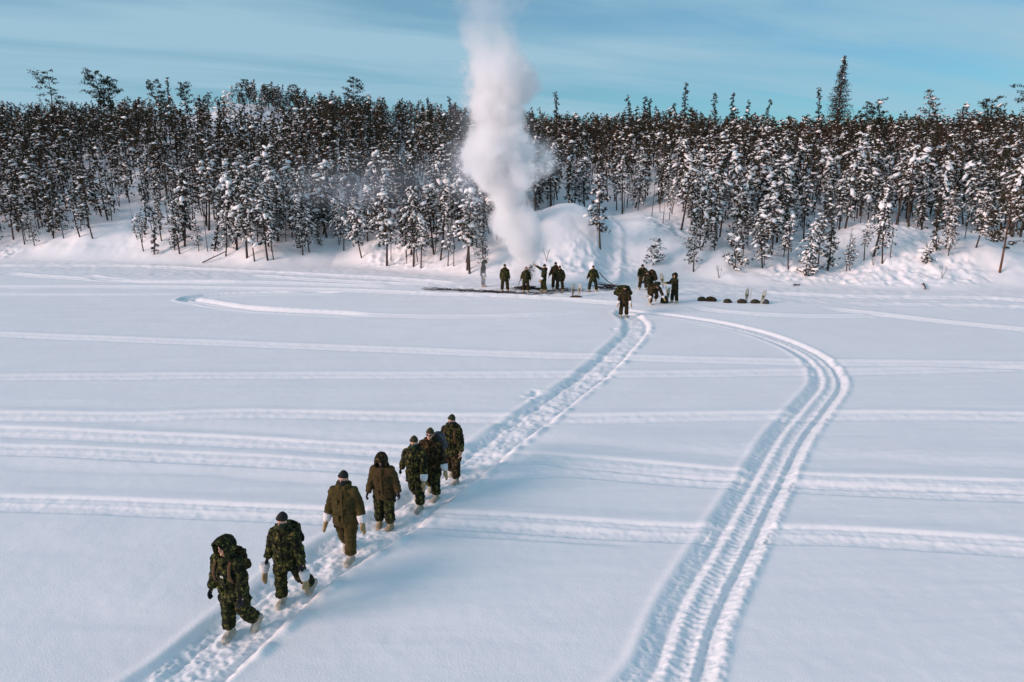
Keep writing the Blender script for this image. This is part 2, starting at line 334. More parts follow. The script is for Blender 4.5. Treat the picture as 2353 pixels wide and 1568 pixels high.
class MB:
    def __init__(s): s.v = []; s.f = []; s.n = 0
    def add(s, V, F):
        s.v += [tuple(map(float, p)) for p in V]; s.f += [tuple(i + s.n for i in f) for f in F]; s.n += len(V); return s
    def tube(s, P, Rr, n=10, side=(1, 0, 0), cap=0.6):
        P = [np.array(p, float) for p in P]; Rr = [(r, r) if np.isscalar(r) else tuple(r) for r in Rr]
        # rounded ends
        t0 = P[0] - P[1]; t0 = t0 / (np.linalg.norm(t0) + 1e-9); t1 = P[-1] - P[-2]; t1 = t1 / (np.linalg.norm(t1) + 1e-9)
        if cap > 0:
            P = [P[0] + t0 * min(Rr[0]) * cap] + P + [P[-1] + t1 * min(Rr[-1]) * cap]
            Rr = [(Rr[0][0] * .45, Rr[0][1] * .45)] + Rr + [(Rr[-1][0] * .45, Rr[-1][1] * .45)]
        V = []; sd = np.array(side, float)
        for i, p in enumerate(P):
            t = P[min(i + 1, len(P) - 1)] - P[max(i - 1, 0)]; t = t / (np.linalg.norm(t) + 1e-9)
            u = sd - t * sd.dot(t)
            if np.linalg.norm(u) < 1e-3: u = np.array([0, 1, 0]) - t * t[1]
            u /= np.linalg.norm(u); v = np.cross(t, u); sd = u if np.linalg.norm(u) > 0 else sd
            for k in range(n):
                a = 2 * math.pi * k / n; V.append(p + u * Rr[i][0] * math.cos(a) + v * Rr[i][1] * math.sin(a))
        F = []
        for i in range(len(P) - 1):
            for k in range(n):
                a = i * n + k; b = i * n + (k + 1) % n; F.append((a, b, b + n, a + n))
        F.append(tuple(range(n - 1, -1, -1))); F.append(tuple((len(P) - 1) * n + k for k in range(n)))
        return s.add(V, F)
    def ell(s, c, r, M=None, nu=12, nv=8):
        V = [(0, 0, -1)]
        for j in range(1, nv):
            th = -math.pi / 2 + math.pi * j / nv
            for k in range(nu): V.append((math.cos(th) * math.cos(2 * math.pi * k / nu), math.cos(th) * math.sin(2 * math.pi * k / nu), math.sin(th)))
        V.append((0, 0, 1)); V = np.array(V) * np.array(r)
        if M is not None: V = V @ np.array(M.to_3x3()).T
        V = V + np.array(c); F = []
        for k in range(nu): F.append((0, 1 + (k + 1) % nu, 1 + k))
        for j in range(nv - 2):
            for k in range(nu):
                a = 1 + j * nu + k; b = 1 + j * nu + (k + 1) % nu; F.append((a, b, b + nu, a + nu))
        t = len(V) - 1; b0 = 1 + (nv - 2) * nu
        for k in range(nu): F.append((b0 + k, b0 + (k + 1) % nu, t))
        return s.add(V, F)
    def box(s, c, h, M=None):
        V = np.array([(x, y, z) for x in (-1, 1) for y in (-1, 1) for z in (-1, 1)], float) * np.array(h)
        if M is not None: V = V @ np.array(M.to_3x3()).T
        return s.add(V + np.array(c), [(0, 1, 3, 2), (4, 6, 7, 5), (0, 4, 5, 1), (2, 3, 7, 6), (0, 2, 6, 4), (1, 5, 7, 3)])
    def mesh(s, name, m, smooth=True):
        me = bpy.data.meshes.new(name); me.from_pydata(s.v, [], s.f); me.update()
        for k in (m if isinstance(m, (list, tuple)) else [m]): me.materials.append(MATS[k])
        if smooth: me.polygons.foreach_set('use_smooth', np.ones(len(me.polygons), bool))
        return me
    def remesh(s, name, m, voxel=0.02, smooth=2, wrinkle=0.0, ws=9.0, seed=0.0):
        me = s.mesh('tmp', m); o = bpy.data.objects.new('tmp', me); WORK.collection.objects.link(o)
        md = o.modifiers.new('r', 'REMESH'); md.mode = 'VOXEL'; md.voxel_size = voxel; md.use_smooth_shade = True
        if smooth: sm = o.modifiers.new('s', 'SMOOTH'); sm.factor = 0.5; sm.iterations = smooth
        WORK.view_layers[0].update(); dg = WORK.view_layers[0].depsgraph; ev = o.evaluated_get(dg)
        r = bpy.data.meshes.new_from_object(ev, depsgraph=dg); r.name = name
        bpy.data.objects.remove(o); bpy.data.meshes.remove(me)
        if wrinkle:
            n = len(r.vertices); co = np.empty(n * 3, np.float32); r.vertices.foreach_get('co', co); no = np.empty(n * 3, np.float32); r.vertices.foreach_get('normal', no)
            co = co.reshape(-1, 3); no = no.reshape(-1, 3)
            q = co * np.array([ws, ws, ws * 2.0]) + seed
            d = np.array([mnoise.noise(Vector(p)) + 0.5 * mnoise.noise(Vector(p) * 2.3) for p in q])
            co = co + no * (d * wrinkle)[:, None]; r.vertices.foreach_set('co', co.astype(np.float32).ravel()); r.update()
        if not r.materials:
            r.materials.append(MATS[m])
        r.polygons.foreach_set('use_smooth', np.ones(len(r.polygons), bool))
        return r

# ------------------------------------------------------------------ ground sheet
def build_ground():
    ys = [-3000, -600, -150, -50, -20, -5, 0, 3, 5.5]; y = 7.4
    while y < 78:
        ys.append(y); y += min(0.13, 0.74 * (y * y + 57) / 5156)
    while y < 135: ys.append(y); y += 0.7
    ys += [y + 3, y + 10, 170, 220, 300, 500, 900, 1800, 4000]
    ys = np.array(ys); nc = 640
    u = np.linspace(-1, 1, nc); u = np.concatenate([[-60, -20, -6, -2.6, -1.6, -1.25, -1.1, -1.04], u, [1.04, 1.1, 1.25, 1.6, 2.6, 6, 20, 60]])
    hw = 0.80 * np.sqrt(np.clip(ys, 5, 140) ** 2 + 57) + 1.0
    X = hw[:, None] * u[None, :]; Y = np.repeat(ys[:, None], len(u), 1)
    Z = terrain(X, Y)
    V = np.stack([X, Y, Z], -1).reshape(-1, 3); r, c = X.shape
    i = np.arange(r * c).reshape(r, c); F = np.stack([i[:-1, :-1], i[:-1, 1:], i[1:, 1:], i[1:, :-1]], -1).reshape(-1, 4)
    me = np_mesh('snow_ground', V, F, ['snow'], None, True)
    return mobj('snow_ground', me, kind='structure', label='snow-covered frozen lake, tracked bank and wooded hillside', category='ground')
build_ground()

# ------------------------------------------------------------------ trees
def ico():
    p = (1 + 5 ** .5) / 2
    V = np.array([(-1, p, 0), (1, p, 0), (-1, -p, 0), (1, -p, 0), (0, -1, p), (0, 1, p), (0, -1, -p), (0, 1, -p), (p, 0, -1), (p, 0, 1), (-p, 0, -1), (-p, 0, 1)], float)
    V /= np.linalg.norm(V[0])
    F = np.array([(0, 11, 5), (0, 5, 1), (0, 1, 7), (0, 7, 10), (0, 10, 11), (1, 5, 9), (5, 11, 4), (11, 10, 2), (10, 7, 6), (7, 1, 8), (3, 9, 4), (3, 4, 2), (3, 2, 6), (3, 6, 8), (3, 8, 9),
                  (4, 9, 5), (2, 4, 11), (6, 2, 10), (8, 6, 7), (9, 8, 1)])
    return V, F
ICO = ico()
OCT = (np.array([(1, 0, 0), (0, 1, 0), (-1, 0, 0), (0, -1, 0), (0, 0, 1), (0, 0, -0.6)], float),
       np.array([(0, 1, 4), (1, 2, 4), (2, 3, 4), (3, 0, 4), (1, 0, 5), (2, 1, 5), (3, 2, 5), (0, 3, 5)]))
class TM:
    def __init__(s): s.v = []; s.f = []; s.n = 0
    def add(s, V, F): s.v.append(np.asarray(V, float)); s.f.append(np.asarray(F) + s.n); s.n += len(V)
    def get(s): return (np.vstack(s.v), np.vstack(s.f)) if s.v else (np.zeros((0, 3)), np.zeros((0, 3), int))
def stick(tm, P, Rr, n=4):
    P = np.asarray(P, float); V = []
    for i in range(len(P)):
        t = P[min(i + 1, len(P) - 1)] - P[max(0, i - 1)]; t = t / (np.linalg.norm(t) + 1e-9)
        a = np.array([0, 0, 1.0]) if abs(t[2]) < .8 else np.array([1.0, 0, 0]); u = np.cross(t, a); u /= np.linalg.norm(u); v = np.cross(t, u)
        for k in range(n):
            q = 2 * math.pi * k / n; V.append(P[i] + (u * math.cos(q) + v * math.sin(q)) * Rr[i])
    F = []
    for i in range(len(P) - 1):
        for k in range(n):
            a = i * n + k; b = i * n + (k + 1) % n; F += [(a, b, b + n), (a, b + n, a + n)]
    tm.add(V, F)
def gen_tree(rng, h, style='pine', lod=0, snow=1.0):
    """returns wood, needles, snow triangle sets for one tree of height h"""
    W, Nd, S = TM(), TM(), TM(); lean = rng.normal(0, 0.02, 2)
    if style == 'gnarled': lean = rng.normal(0, 0.05, 2)
    if style == 'larch': lean = lean * 0.2
    bend = rng.normal(0, {'gnarled': 0.09, 'larch': 0.004}.get(style, 0.03), 2)
    def axis(z):
        q = z / h; return np.array([lean[0] * z + bend[0] * h * math.sin(q * 3.1), lean[1] * z + bend[1] * h * math.sin(q * 2.6), z])
    r0 = 0.011 * h + 0.02
    zs = np.linspace(-0.5, h, 4 if lod else 8); stick(W, [axis(z) for z in zs], [max(0.008, r0 * (1 - 0.9 * max(z, 0) / h)) for z in zs], 4 if lod else 6)
    P = dict(pine=(0.20, 0.215, 0.60), spruce=(0.10, 0.12, 1.0), open=(0.34, 0.23, 0.5), gnarled=(0.30, 0.21, 0.4), larch=(0.08, 0.15, 0.95), bush=(0.02, 0.42, 0.8), thin=(0.36, 0.15, 0.7))[style]
    cb, cr_, tap = P; cb = cb + rng.uniform(-0.06, 0.10) if style in ('pine', 'thin') else cb
    nb = int({'pine': 58, 'spruce': 66, 'open': 46, 'gnarled': 36, 'larch': 330, 'bush': 40, 'thin': 42}[style] * (1.0, 0.5, 0.42)[lod] * (h / 6.0) ** 0.5)
    for b in range(nb):
        q = cb + (1 - cb) * ((b + rng.random()) / nb); z = q * h; c = (q - cb) / (1 - cb)
        if style in ('pine', 'thin'): prof = (0.55 + 0.45 * math.sin(min(1, c * 1.6) * math.pi * .5)) * (1 - c ** 2.2 * 0.85)
        elif style == 'spruce': prof = (1 - c * 0.8) * (0.55 + 0.45 * rng.random()) + (0.12 if c > 0.85 else 0)
        elif style == 'larch': prof = (1 - c) ** 0.8 * 1.0 + 0.06
        elif style in ('open', 'gnarled'): prof = 0.55 + 0.45 * math.sin(c * math.pi) if style == 'open' else 0.5 + 0.6 * rng.random()
        else: prof = 1 - 0.6 * c
        Lb = h * cr_ * prof * rng.uniform(0.6, 1.25); az = rng.random() * 2 * math.pi
        up = {'pine': 0.12, 'spruce': -0.35, 'open': 0.35, 'gnarled': 0.25, 'larch': 0.05, 'bush': 0.35, 'thin': 0.05}[style] + rng.normal(0, 0.16)
        droop = -0.35 * snow if style in ('pine', 'thin') else -0.1
        d = np.array([math.cos(az), math.sin(az), 0]); o = axis(z)
        def pt(t): return o + d * Lb * t + np.array([0, 0, Lb * (up * t + droop * t * t)])
        if not lod or b % 3 == 0:
            stick(W, [pt(0), pt(0.5), pt(1)], [0.012 + 0.004 * Lb, 0.009, 0.004], 3)
        # needles: sprays of narrow pointed faces
        dens = {'pine': 7.5, 'spruce': 9, 'open': 12, 'gnarled': 12, 'larch': 11, 'bush': 7, 'thin': 6}[style]
        nn = max(2, int(dens * Lb * (1.0, 0.5, 0.34)[lod] + 2))
        for k in range(nn):
            t = 0.25 + 0.8 * (k + rng.random()) / nn
            if style in ('open', 'gnarled'): t = 0.5 + 0.55 * (k + rng.random()) / nn
            c0 = pt(t) + rng.normal(0, 0.07 * (0.6 + Lb), 3) * np.array([1, 1, 0.7])
            sz = (0.17 if style not in ('larch',) else 0.13) * (1.0, 1.35, 1.75)[lod] * rng.uniform(0.7, 1.3)
            m = 3 if lod else 6
            D = rng.normal(0, 1, (m, 3)); D[:, 2] += 0.25 if style != 'spruce' else -0.2; D += d * 0.6; D /= np.linalg.norm(D, axis=1)[:, None]
            Sd = np.cross(D, rng.normal(0, 1, (m, 3))); Sd /= np.linalg.norm(Sd, axis=1)[:, None] + 1e-9
            wd = sz * (0.34 if lod else 0.22) * (0.6 if style == 'larch' else 1)
            V = np.stack([c0 - D * sz * .25 - Sd * wd, c0 - D * sz * .25 + Sd * wd, c0 + D * sz], 1).reshape(-1, 3)
            Nd.add(V, np.arange(3 * m).reshape(-1, 3))
        # snow lumps resting along the branch
        ns = rng.poisson(snow * (3.9 if style in ('pine', 'bush', 'thin') else 1.6) * (0.5 + Lb) * (1.0, 0.46, 0.26)[lod])
        for k in range(ns):
            t = 0.25 + 0.78 * rng.random(); a = rng.choice([0.045, 0.065, 0.09, 0.13, 0.22], p=[.30, .34, .23, .10, .03]) * (1.0, 1.3, 1.5)[lod]
            a = min(a, 0.12 + 0.5 * Lb)
            B = OCT if lod else ICO
            el = rng.uniform(1.0, 2.3); sl = up + 2 * droop * t
            V = B[0] * (1 + rng.normal(0, 0.20, (len(B[0]), 1))) * np.array([a * el, a * rng.uniform(.7, 1.2), a * rng.uniform(.45, .95)])
            V[:, 2] += V[:, 0] * sl
            ca, sa = math.cos(az), math.sin(az); V = V @ np.array([[ca, sa, 0], [-sa, ca, 0], [0, 0, 1]])
            S.add(V + pt(t) + np.array([*rng.normal(0, 0.06, 2), a * 0.30]), B[1])
    return W.get(), Nd.get(), S.get()

NEEDLE = dict(pine='needles', spruce='needles_spruce', open='needles', gnarled='needles', larch='needles_brown', bush='needles', thin='needles_brown')
def tree_meshes(seed, h, style, snow, needle=None, bark='bark'):
    w_, n_, s_ = gen_tree(np.random.default_rng(seed), h, style, 0, snow)
    a = np_mesh('trunk', *w_, [bark], None, True); b = np_mesh('crown', *n_, [needle or NEEDLE[style]])
    c = np_mesh('snow', *s_, ['tree_snow'], None, True) if len(s_[0]) else None
    return a, b, c
def place_tree(meshes, name, loc, rz, s, label, cat, group=None, tilt=0.0):
    o = empty(name, loc, rz, label=label, category=cat); o.scale = (s, s, s)
    if tilt: o.rotation_euler = (random.gauss(0, tilt), random.gauss(0, tilt), rz); o.scale = (s * random.uniform(.9, 1.2), s * random.uniform(.9, 1.2), s)
    if group: o['group'] = group
    mobj('trunk', meshes[0], o); mobj('crown', meshes[1], o)
    if meshes[2] is not None: mobj('snow_load', meshes[2], o, kind='stuff')
    return o
TEMPL = []
for k in range(16):
    st = ['pine', 'pine', 'thin', 'thin', 'pine', 'spruce', 'pine', 'thin'][k % 8]
    TEMPL.append((st, tree_meshes(100 + k, 6.0, st, [1.0, 1.25, 0.7, 0.8, 0.7, 0.6, 1.0, 1.0][k % 8], [None, None, 'needles_brown', None, None, None, 'needles_spruce', 'needles'][k % 8])))
LODT = []
for k in range(12):
    st = ['pine', 'thin', 'spruce', 'pine', 'thin', 'pine'][k % 6]
    LODT.append((st, gen_tree(np.random.default_rng(300 + k), 6.0, st, 1, [1.0, 0.7, 0.5, 1.2, 0.7, 0.9][k % 6])))
FART = []
for k in range(12):
    st = ['pine', 'thin', 'spruce', 'pine', 'pine', 'pine'][k % 6]
    FART.append((st, gen_tree(np.random.default_rng(340 + k), 6.0, st, 2, [1.0, 0.6, 0.4, 0.45, 0.3, 0.8][k % 6])))

# places for trees: jittered grid over the slope, thinned by a density field and clearings
def clearing(px, py, X, Y, t):
    c = np.zeros(X.shape, bool)
    for cx, cyy, rx, ry in [(4.6, 56.0, 5.0, 5.6), (10.6, 55.5, 3.2, 6.0), (8.3, 64, 1.3, 7), (-45, 108, 9, 7), (-33, 106, 4, 5), (-52, 118, 8, 6), (11.8, 62.0, 2.0, 2.5),
                         (-35, 65, 3.2, 3.5), (36, 51.5, 1.6, 4), (30.5, 52.0, 5.5, 2.2), (42, 50.5, 4, 3.0), (45, 52.5, 4.5, 5.5), (23.5, 51.5, 3, 2.2), (2.6, 50.5, 4.2, 4.0)]:
        c |= ((X - cx) / rx) ** 2 + ((Y - cyy) / ry) ** 2 < 1
    return c
gx, gy = np.meshgrid(np.arange(-105, 105, 1.45), np.arange(44, 126, 1.45)); gx = gx.ravel() + RNG.uniform(-.8, .8, gx.size); gy = gy.ravel() + RNG.uniform(-.8, .8, gy.size)
hz, ht = hill(gx, gy)
tl = np.interp(gx, [-60, -40, -20, 0, 15, 25, 40, 60], [2.2, 2.4, 1.2, 1.4, 1.8, 4.0, 4.8, 5.2]) + 1.2 * fbm(gx * 0.2, gy * 0.05, 131, 2)
dens = 0.80 + 0.35 * fbm(gx * 0.09, gy * 0.09, 133, 2)
ok = (ht > tl) & (np.abs(gx) < gy * 0.80 + 3) & (RNG.random(gx.size) < dens) & ~clearing(0, 0, gx, gy, ht)
TX, TY, TZ = gx[ok], gy[ok], hz[ok]
order = np.argsort(np.hypot(TX, TY) + 500 * (np.abs(TX) > 0.752 * np.hypot(TY, 4))); TX, TY, TZ = TX[order], TY[order], TZ[order]
print('trees', len(TX))
NIND = 285
LABELS = {'pine': ('snow_laden_pine', 'small snow-laden pine in the crowded front of the wood', 'tree', 'snow-laden pines at the front of the wood'),
          'thin': ('bare_stemmed_pine', 'thin bare-stemmed pine with a sparse brown crown', 'tree', 'thin bare-stemmed pines at the front of the wood'),
          'spruce': ('narrow_spruce', 'narrow dark spruce with little snow in the wood', 'tree', 'narrow spruces at the front of the wood')}
for i in range(min(NIND, len(TX))):
    st, me = TEMPL[random.randrange(len(TEMPL))]
    nm, lb, ct, gr = LABELS[st]
    s = random.uniform(0.45, 1.1) ** 1.0 * (0.85 if TY[i] < 52 and TX[i] > 20 else 1.0)
    u = PW / 2 + FPX * TX[i] / (TY[i] * CP - (TZ[i] - CAM_H) * SP)
    wh = ['at the far left', 'left of the smoke', 'around the snow hump', 'behind the rucksack row', 'at the far right'][int(np.searchsorted([430, 1090, 1560, 1960], u))]
    place_tree(me, nm, (TX[i], TY[i], TZ[i] - 0.05), random.random() * 6.28, s, lb + ' ' + wh, ct, gr + ' ' + wh, 0.14 if random.random() < 0.12 else 0.035)
def build_forest():
    Vs, Fs, Ms, n = [], [], [], 0
    mats = ['bark', 'tree_snow', 'needles', 'needles_spruce', 'needles_brown']
    for i in range(NIND, len(TX)):
        st, parts = LODT[RNG.integers(len(LODT))] if RNG.random() > ss(70, 88, TY[i]) else FART[RNG.integers(len(FART))]; a = RNG.random() * 6.28; s = RNG.uniform(0.42, 1.02) * (1 - 0.28 * ss(80, 105, TY[i])); ca, sa = math.cos(a), math.sin(a)
        M = np.array([[ca, sa, 0], [-sa, ca, 0], [0, 0, 1]]) * s * np.array([1.12, 1.12, 0.95])
        nd = 2 if st != 'spruce' else 3
        if RNG.random() < 0.3: nd = 4
        for j, (V, F) in enumerate(parts):
            if not len(V): continue
            Vs.append(V @ M + np.array([TX[i], TY[i], TZ[i]])); Fs.append(F + n); n += len(V); Ms.append(np.full(len(F), (0, nd, 1)[j]))
    # thin bare saplings and dead stems between the trees
    tm = TM(); fr = np.nonzero(np.hypot(TX, TY) < 92)[0]
    for i in RNG.choice(fr, min(520, len(fr)), replace=False):
        x, y = TX[i] + RNG.normal(0, .8), TY[i] + abs(RNG.normal(0, .8)); h = RNG.uniform(1.6, 4.6); b0 = np.array([x, y, float(hill(np.array([x]), np.array([y]))[0][0]) - .1]); tip = b0 + np.array([RNG.normal(0, .06) * h, RNG.normal(0, .06) * h, h])
        stick(tm, [b0, (b0 + tip) / 2 + RNG.normal(0, .04, 3), tip], [.035, .026, .008], 4)
        for _ in range(7):
            p = b0 + (tip - b0) * RNG.uniform(.3, .98); d = RNG.normal(0, .28, 3); d[2] *= .4; stick(tm, [p, p + d], [.010, .004], 3)
    v_, f_ = tm.get(); Vs.append(v_); Fs.append(f_ + n); n += len(v_); Ms.append(np.zeros(len(f_), int))
    V = np.vstack(Vs); F = np.vstack(Fs); print('forest tris', len(F))
    mobj('forest', np_mesh('forest', V, F, mats, np.concatenate(Ms)), kind='stuff', label='dense snow-flecked wood covering the upper slope and the ridge', category='forest')
build_forest()

# ------------------------------------------------------------------ single trees that stand out
def top_height(px, py, x, y, z):
    d = ray(px, py); t = y / d[1]; return CAM_H + d[2] * t - z
def special(seed, style, snow, px, base, top, Y=None, name='tree', label='', cat='tree', needle=None, bark='bark', group=None, hgt=None):
    if Y is None: x, y, z = hit(px, base)
    else:
        p = at_y(px, 400, Y); x, y = p[0], p[1]; z = float(hill(np.array([x]), np.array([y]))[0][0])
    h = hgt or max(1.0, top_height(px, top, x, y, z))
    me = tree_meshes(seed, h, style, snow, needle, bark)
    return place_tree(me, name, (x, y, z - 0.05), 0.0, 1.0, label, cat, group)
special(901, 'pine', 0.5, 1379, 572, 396, name='hump_pine', label='lone leaning pine on the right flank of the big snow hump', needle='needles_brown')
special(902, 'open', 0.7, 2297, 628, 440, name='bank_pine', label='lone pine with a bare orange-brown trunk on the open bank at far right', bark='bark_orange')
special(903, 'larch', 0.05, 1912, 0, 128, Y=84, name='tall_larch', label='tall brown pointed larch, the tallest tree on the right skyline', needle='needles_brown')
special(904, 'bush', 0.9, 1690, 622, 540, name='low_spruce', label='low brown-green spruce with spreading branches at the edge of the wood behind the packs', hgt=2.6)
special(905, 'bush', 1.6, 1858, 634, 575, name='buried_sapling', label='bent little spruce half buried in snow on the bank beyond the planted snowshoes', hgt=1.6)
special(906, 'bush', 1.0, 1500, 610, 545, name='young_spruce', label='small young spruce on the bank just beyond the people with poles', hgt=2.1)
special(907, 'bush', 1.4, 2130, 606, 570, name='snow_bush', label='low snow-capped spruce at the foot of the dark pines on the right bank', hgt=1.3)
SKY = [('spruce', 20, 186, 108, 'thin spire spruce at the far left edge of the skyline'), ('gnarled', 134, 164, 106, 'gnarled open pine, the first tall one from the left on the skyline'),
       ('open', 250, 163, 108, 'dark-topped pine, left one of the close skyline pair'), ('open', 270, 176, 109, 'thinner pine, right one of the close skyline pair'),
       ('open', 380, 186, 110, 'open-crowned pine just left of a thin spire on the left skyline'), ('spruce', 412, 177, 108, 'thin spire spruce on the left skyline between two rounder pines'),
       ('open', 446, 190, 112, 'broad rounded pine just right of the thin spire on the left skyline'), ('open', 582, 184, 116, 'round-topped pine beside the bare snowy knoll on the ridge'),
       ('pine', 612, 208, 106, 'dark full pine in front of the bare knoll on the ridge'), ('gnarled', 686, 195, 112, 'ragged pine alone on the ridge right of the bare knoll'),
       ('open', 826, 181, 108, 'triangular pine standing above the left ridge midway to the smoke'), ('spruce', 776, 206, 110, 'short spire spruce left of the triangular ridge pine'),
       ('spruce', 985, 224, 104, 'dark spire spruce on the ridge left of the smoke'), ('spruce', 1034, 222, 102, 'spire spruce half veiled at the left edge of the smoke'),
       ('spruce', 1273, 210, 92, 'lone thin spire spruce first to the right of the smoke'), ('spruce', 1433, 217, 92, 'thick club-like spire spruce right of the smoke'),
       ('spruce', 1474, 220, 93, 'left one of the twin spire spruces on the skyline'), ('spruce', 1489, 226, 93, 'right one of the twin spire spruces on the skyline'),
       ('spruce', 1568, 187, 90, 'tallest spire spruce between the smoke and the larch'), ('spruce', 1626, 212, 92, 'leaning thin spire spruce right of the tallest spire'),
       ('spruce', 1668, 213, 92, 'slim leaning spire spruce midway between the tallest spire and the larch'), ('spruce', 1706, 230, 92, 'short spire spruce left of two thin ones near the larch'),
       ('spruce', 1757, 227, 92, 'very thin short spire spruce left of the club-topped one'), ('spruce', 1858, 200, 90, 'club-topped spruce close to the left of the tall larch'),
       ('pine', 2110, 204, 88, 'dense wide dark pine on the right skyline'), ('open', 2250, 226, 90, 'bushy pine in the group near the right skyline end'),
       ('gnarled', 2336, 180, 92, 'tall ragged pine at the far right edge of the skyline'), ('pine', 2195, 236, 90, 'short dark pine between the wide pine and the bushy one'),
       ('open', 1990, 232, 90, 'crooked dark pine just right of the tall larch'), ('spruce', 1538, 235, 92, 'small spire spruce just left of the tallest spire'),
       ('gnarled', 495, 214, 112, 'low ragged pine left of the snow-capped shrub on the ridge')]
for k, (st, px, py, Y, lb) in enumerate(SKY):
    special(950 + k, st, 0.12 if st != 'pine' else 0.4, px, 0, py, Y=Y, name={'spruce': 'spire_spruce', 'open': 'ridge_pine', 'gnarled': 'gnarled_pine', 'pine': 'dark_pine'}[st], label=lb,
            needle='needles_spruce' if st != 'pine' else None, group='trees standing above the ridge')
special(990, 'bush', 3.0, 538, 0, 212, Y=108, name='snow_capped_shrub', label='squat shrub capped with thick snow on the bare ridge knoll')

# leafless bushes on the bank
def bare_bush(seed, px, py, hgt, label):
    rng = np.random.default_rng(seed); x, y, z = hit(px, py); o = empty('bare_bush', (x, y, z - .05), 0, label=label, category='bush', group='leafless bushes on the bank')
    for k in range(4):
        tm = TM(); a = rng.random() * 6.28; tip = np.array([math.cos(a) * hgt * .3, math.sin(a) * hgt * .3, hgt * rng.uniform(.7, 1)]); mid = tip * np.array([.35, .35, .5])
        stick(tm, [(0, 0, 0), mid, tip], [.014, .010, .004], 4)
        for j in range(6):
            t = rng.uniform(.35, .95); b = mid * (1 - t) + tip * t; d = rng.normal(0, .13, 3) * hgt; d[2] = abs(d[2]) + .1 * hgt; stick(tm, [b, b + d * .8], [.006, .003], 3)
        mobj('stem', np_mesh('stem', *tm.get(), ['twig']), o)
bare_bush(1, 1256, 602, 1.2, 'small bare forked bush on the snow behind the campfire')
bare_bush(2, 2006, 612, 1.1, 'thin bare bush in the middle of the right bank')
bare_bush(3, 1652, 640, 0.9, 'bare twiggy bush at the foot of the bank beyond the standing person with snowshoes')
bare_bush(4, 1760, 600, 0.8, 'dark twiggy bush on the bank at the edge of the low spruce')
bare_bush(5, 2165, 640, 0.9, 'faint bare bush among snow clods below the right-hand pines')

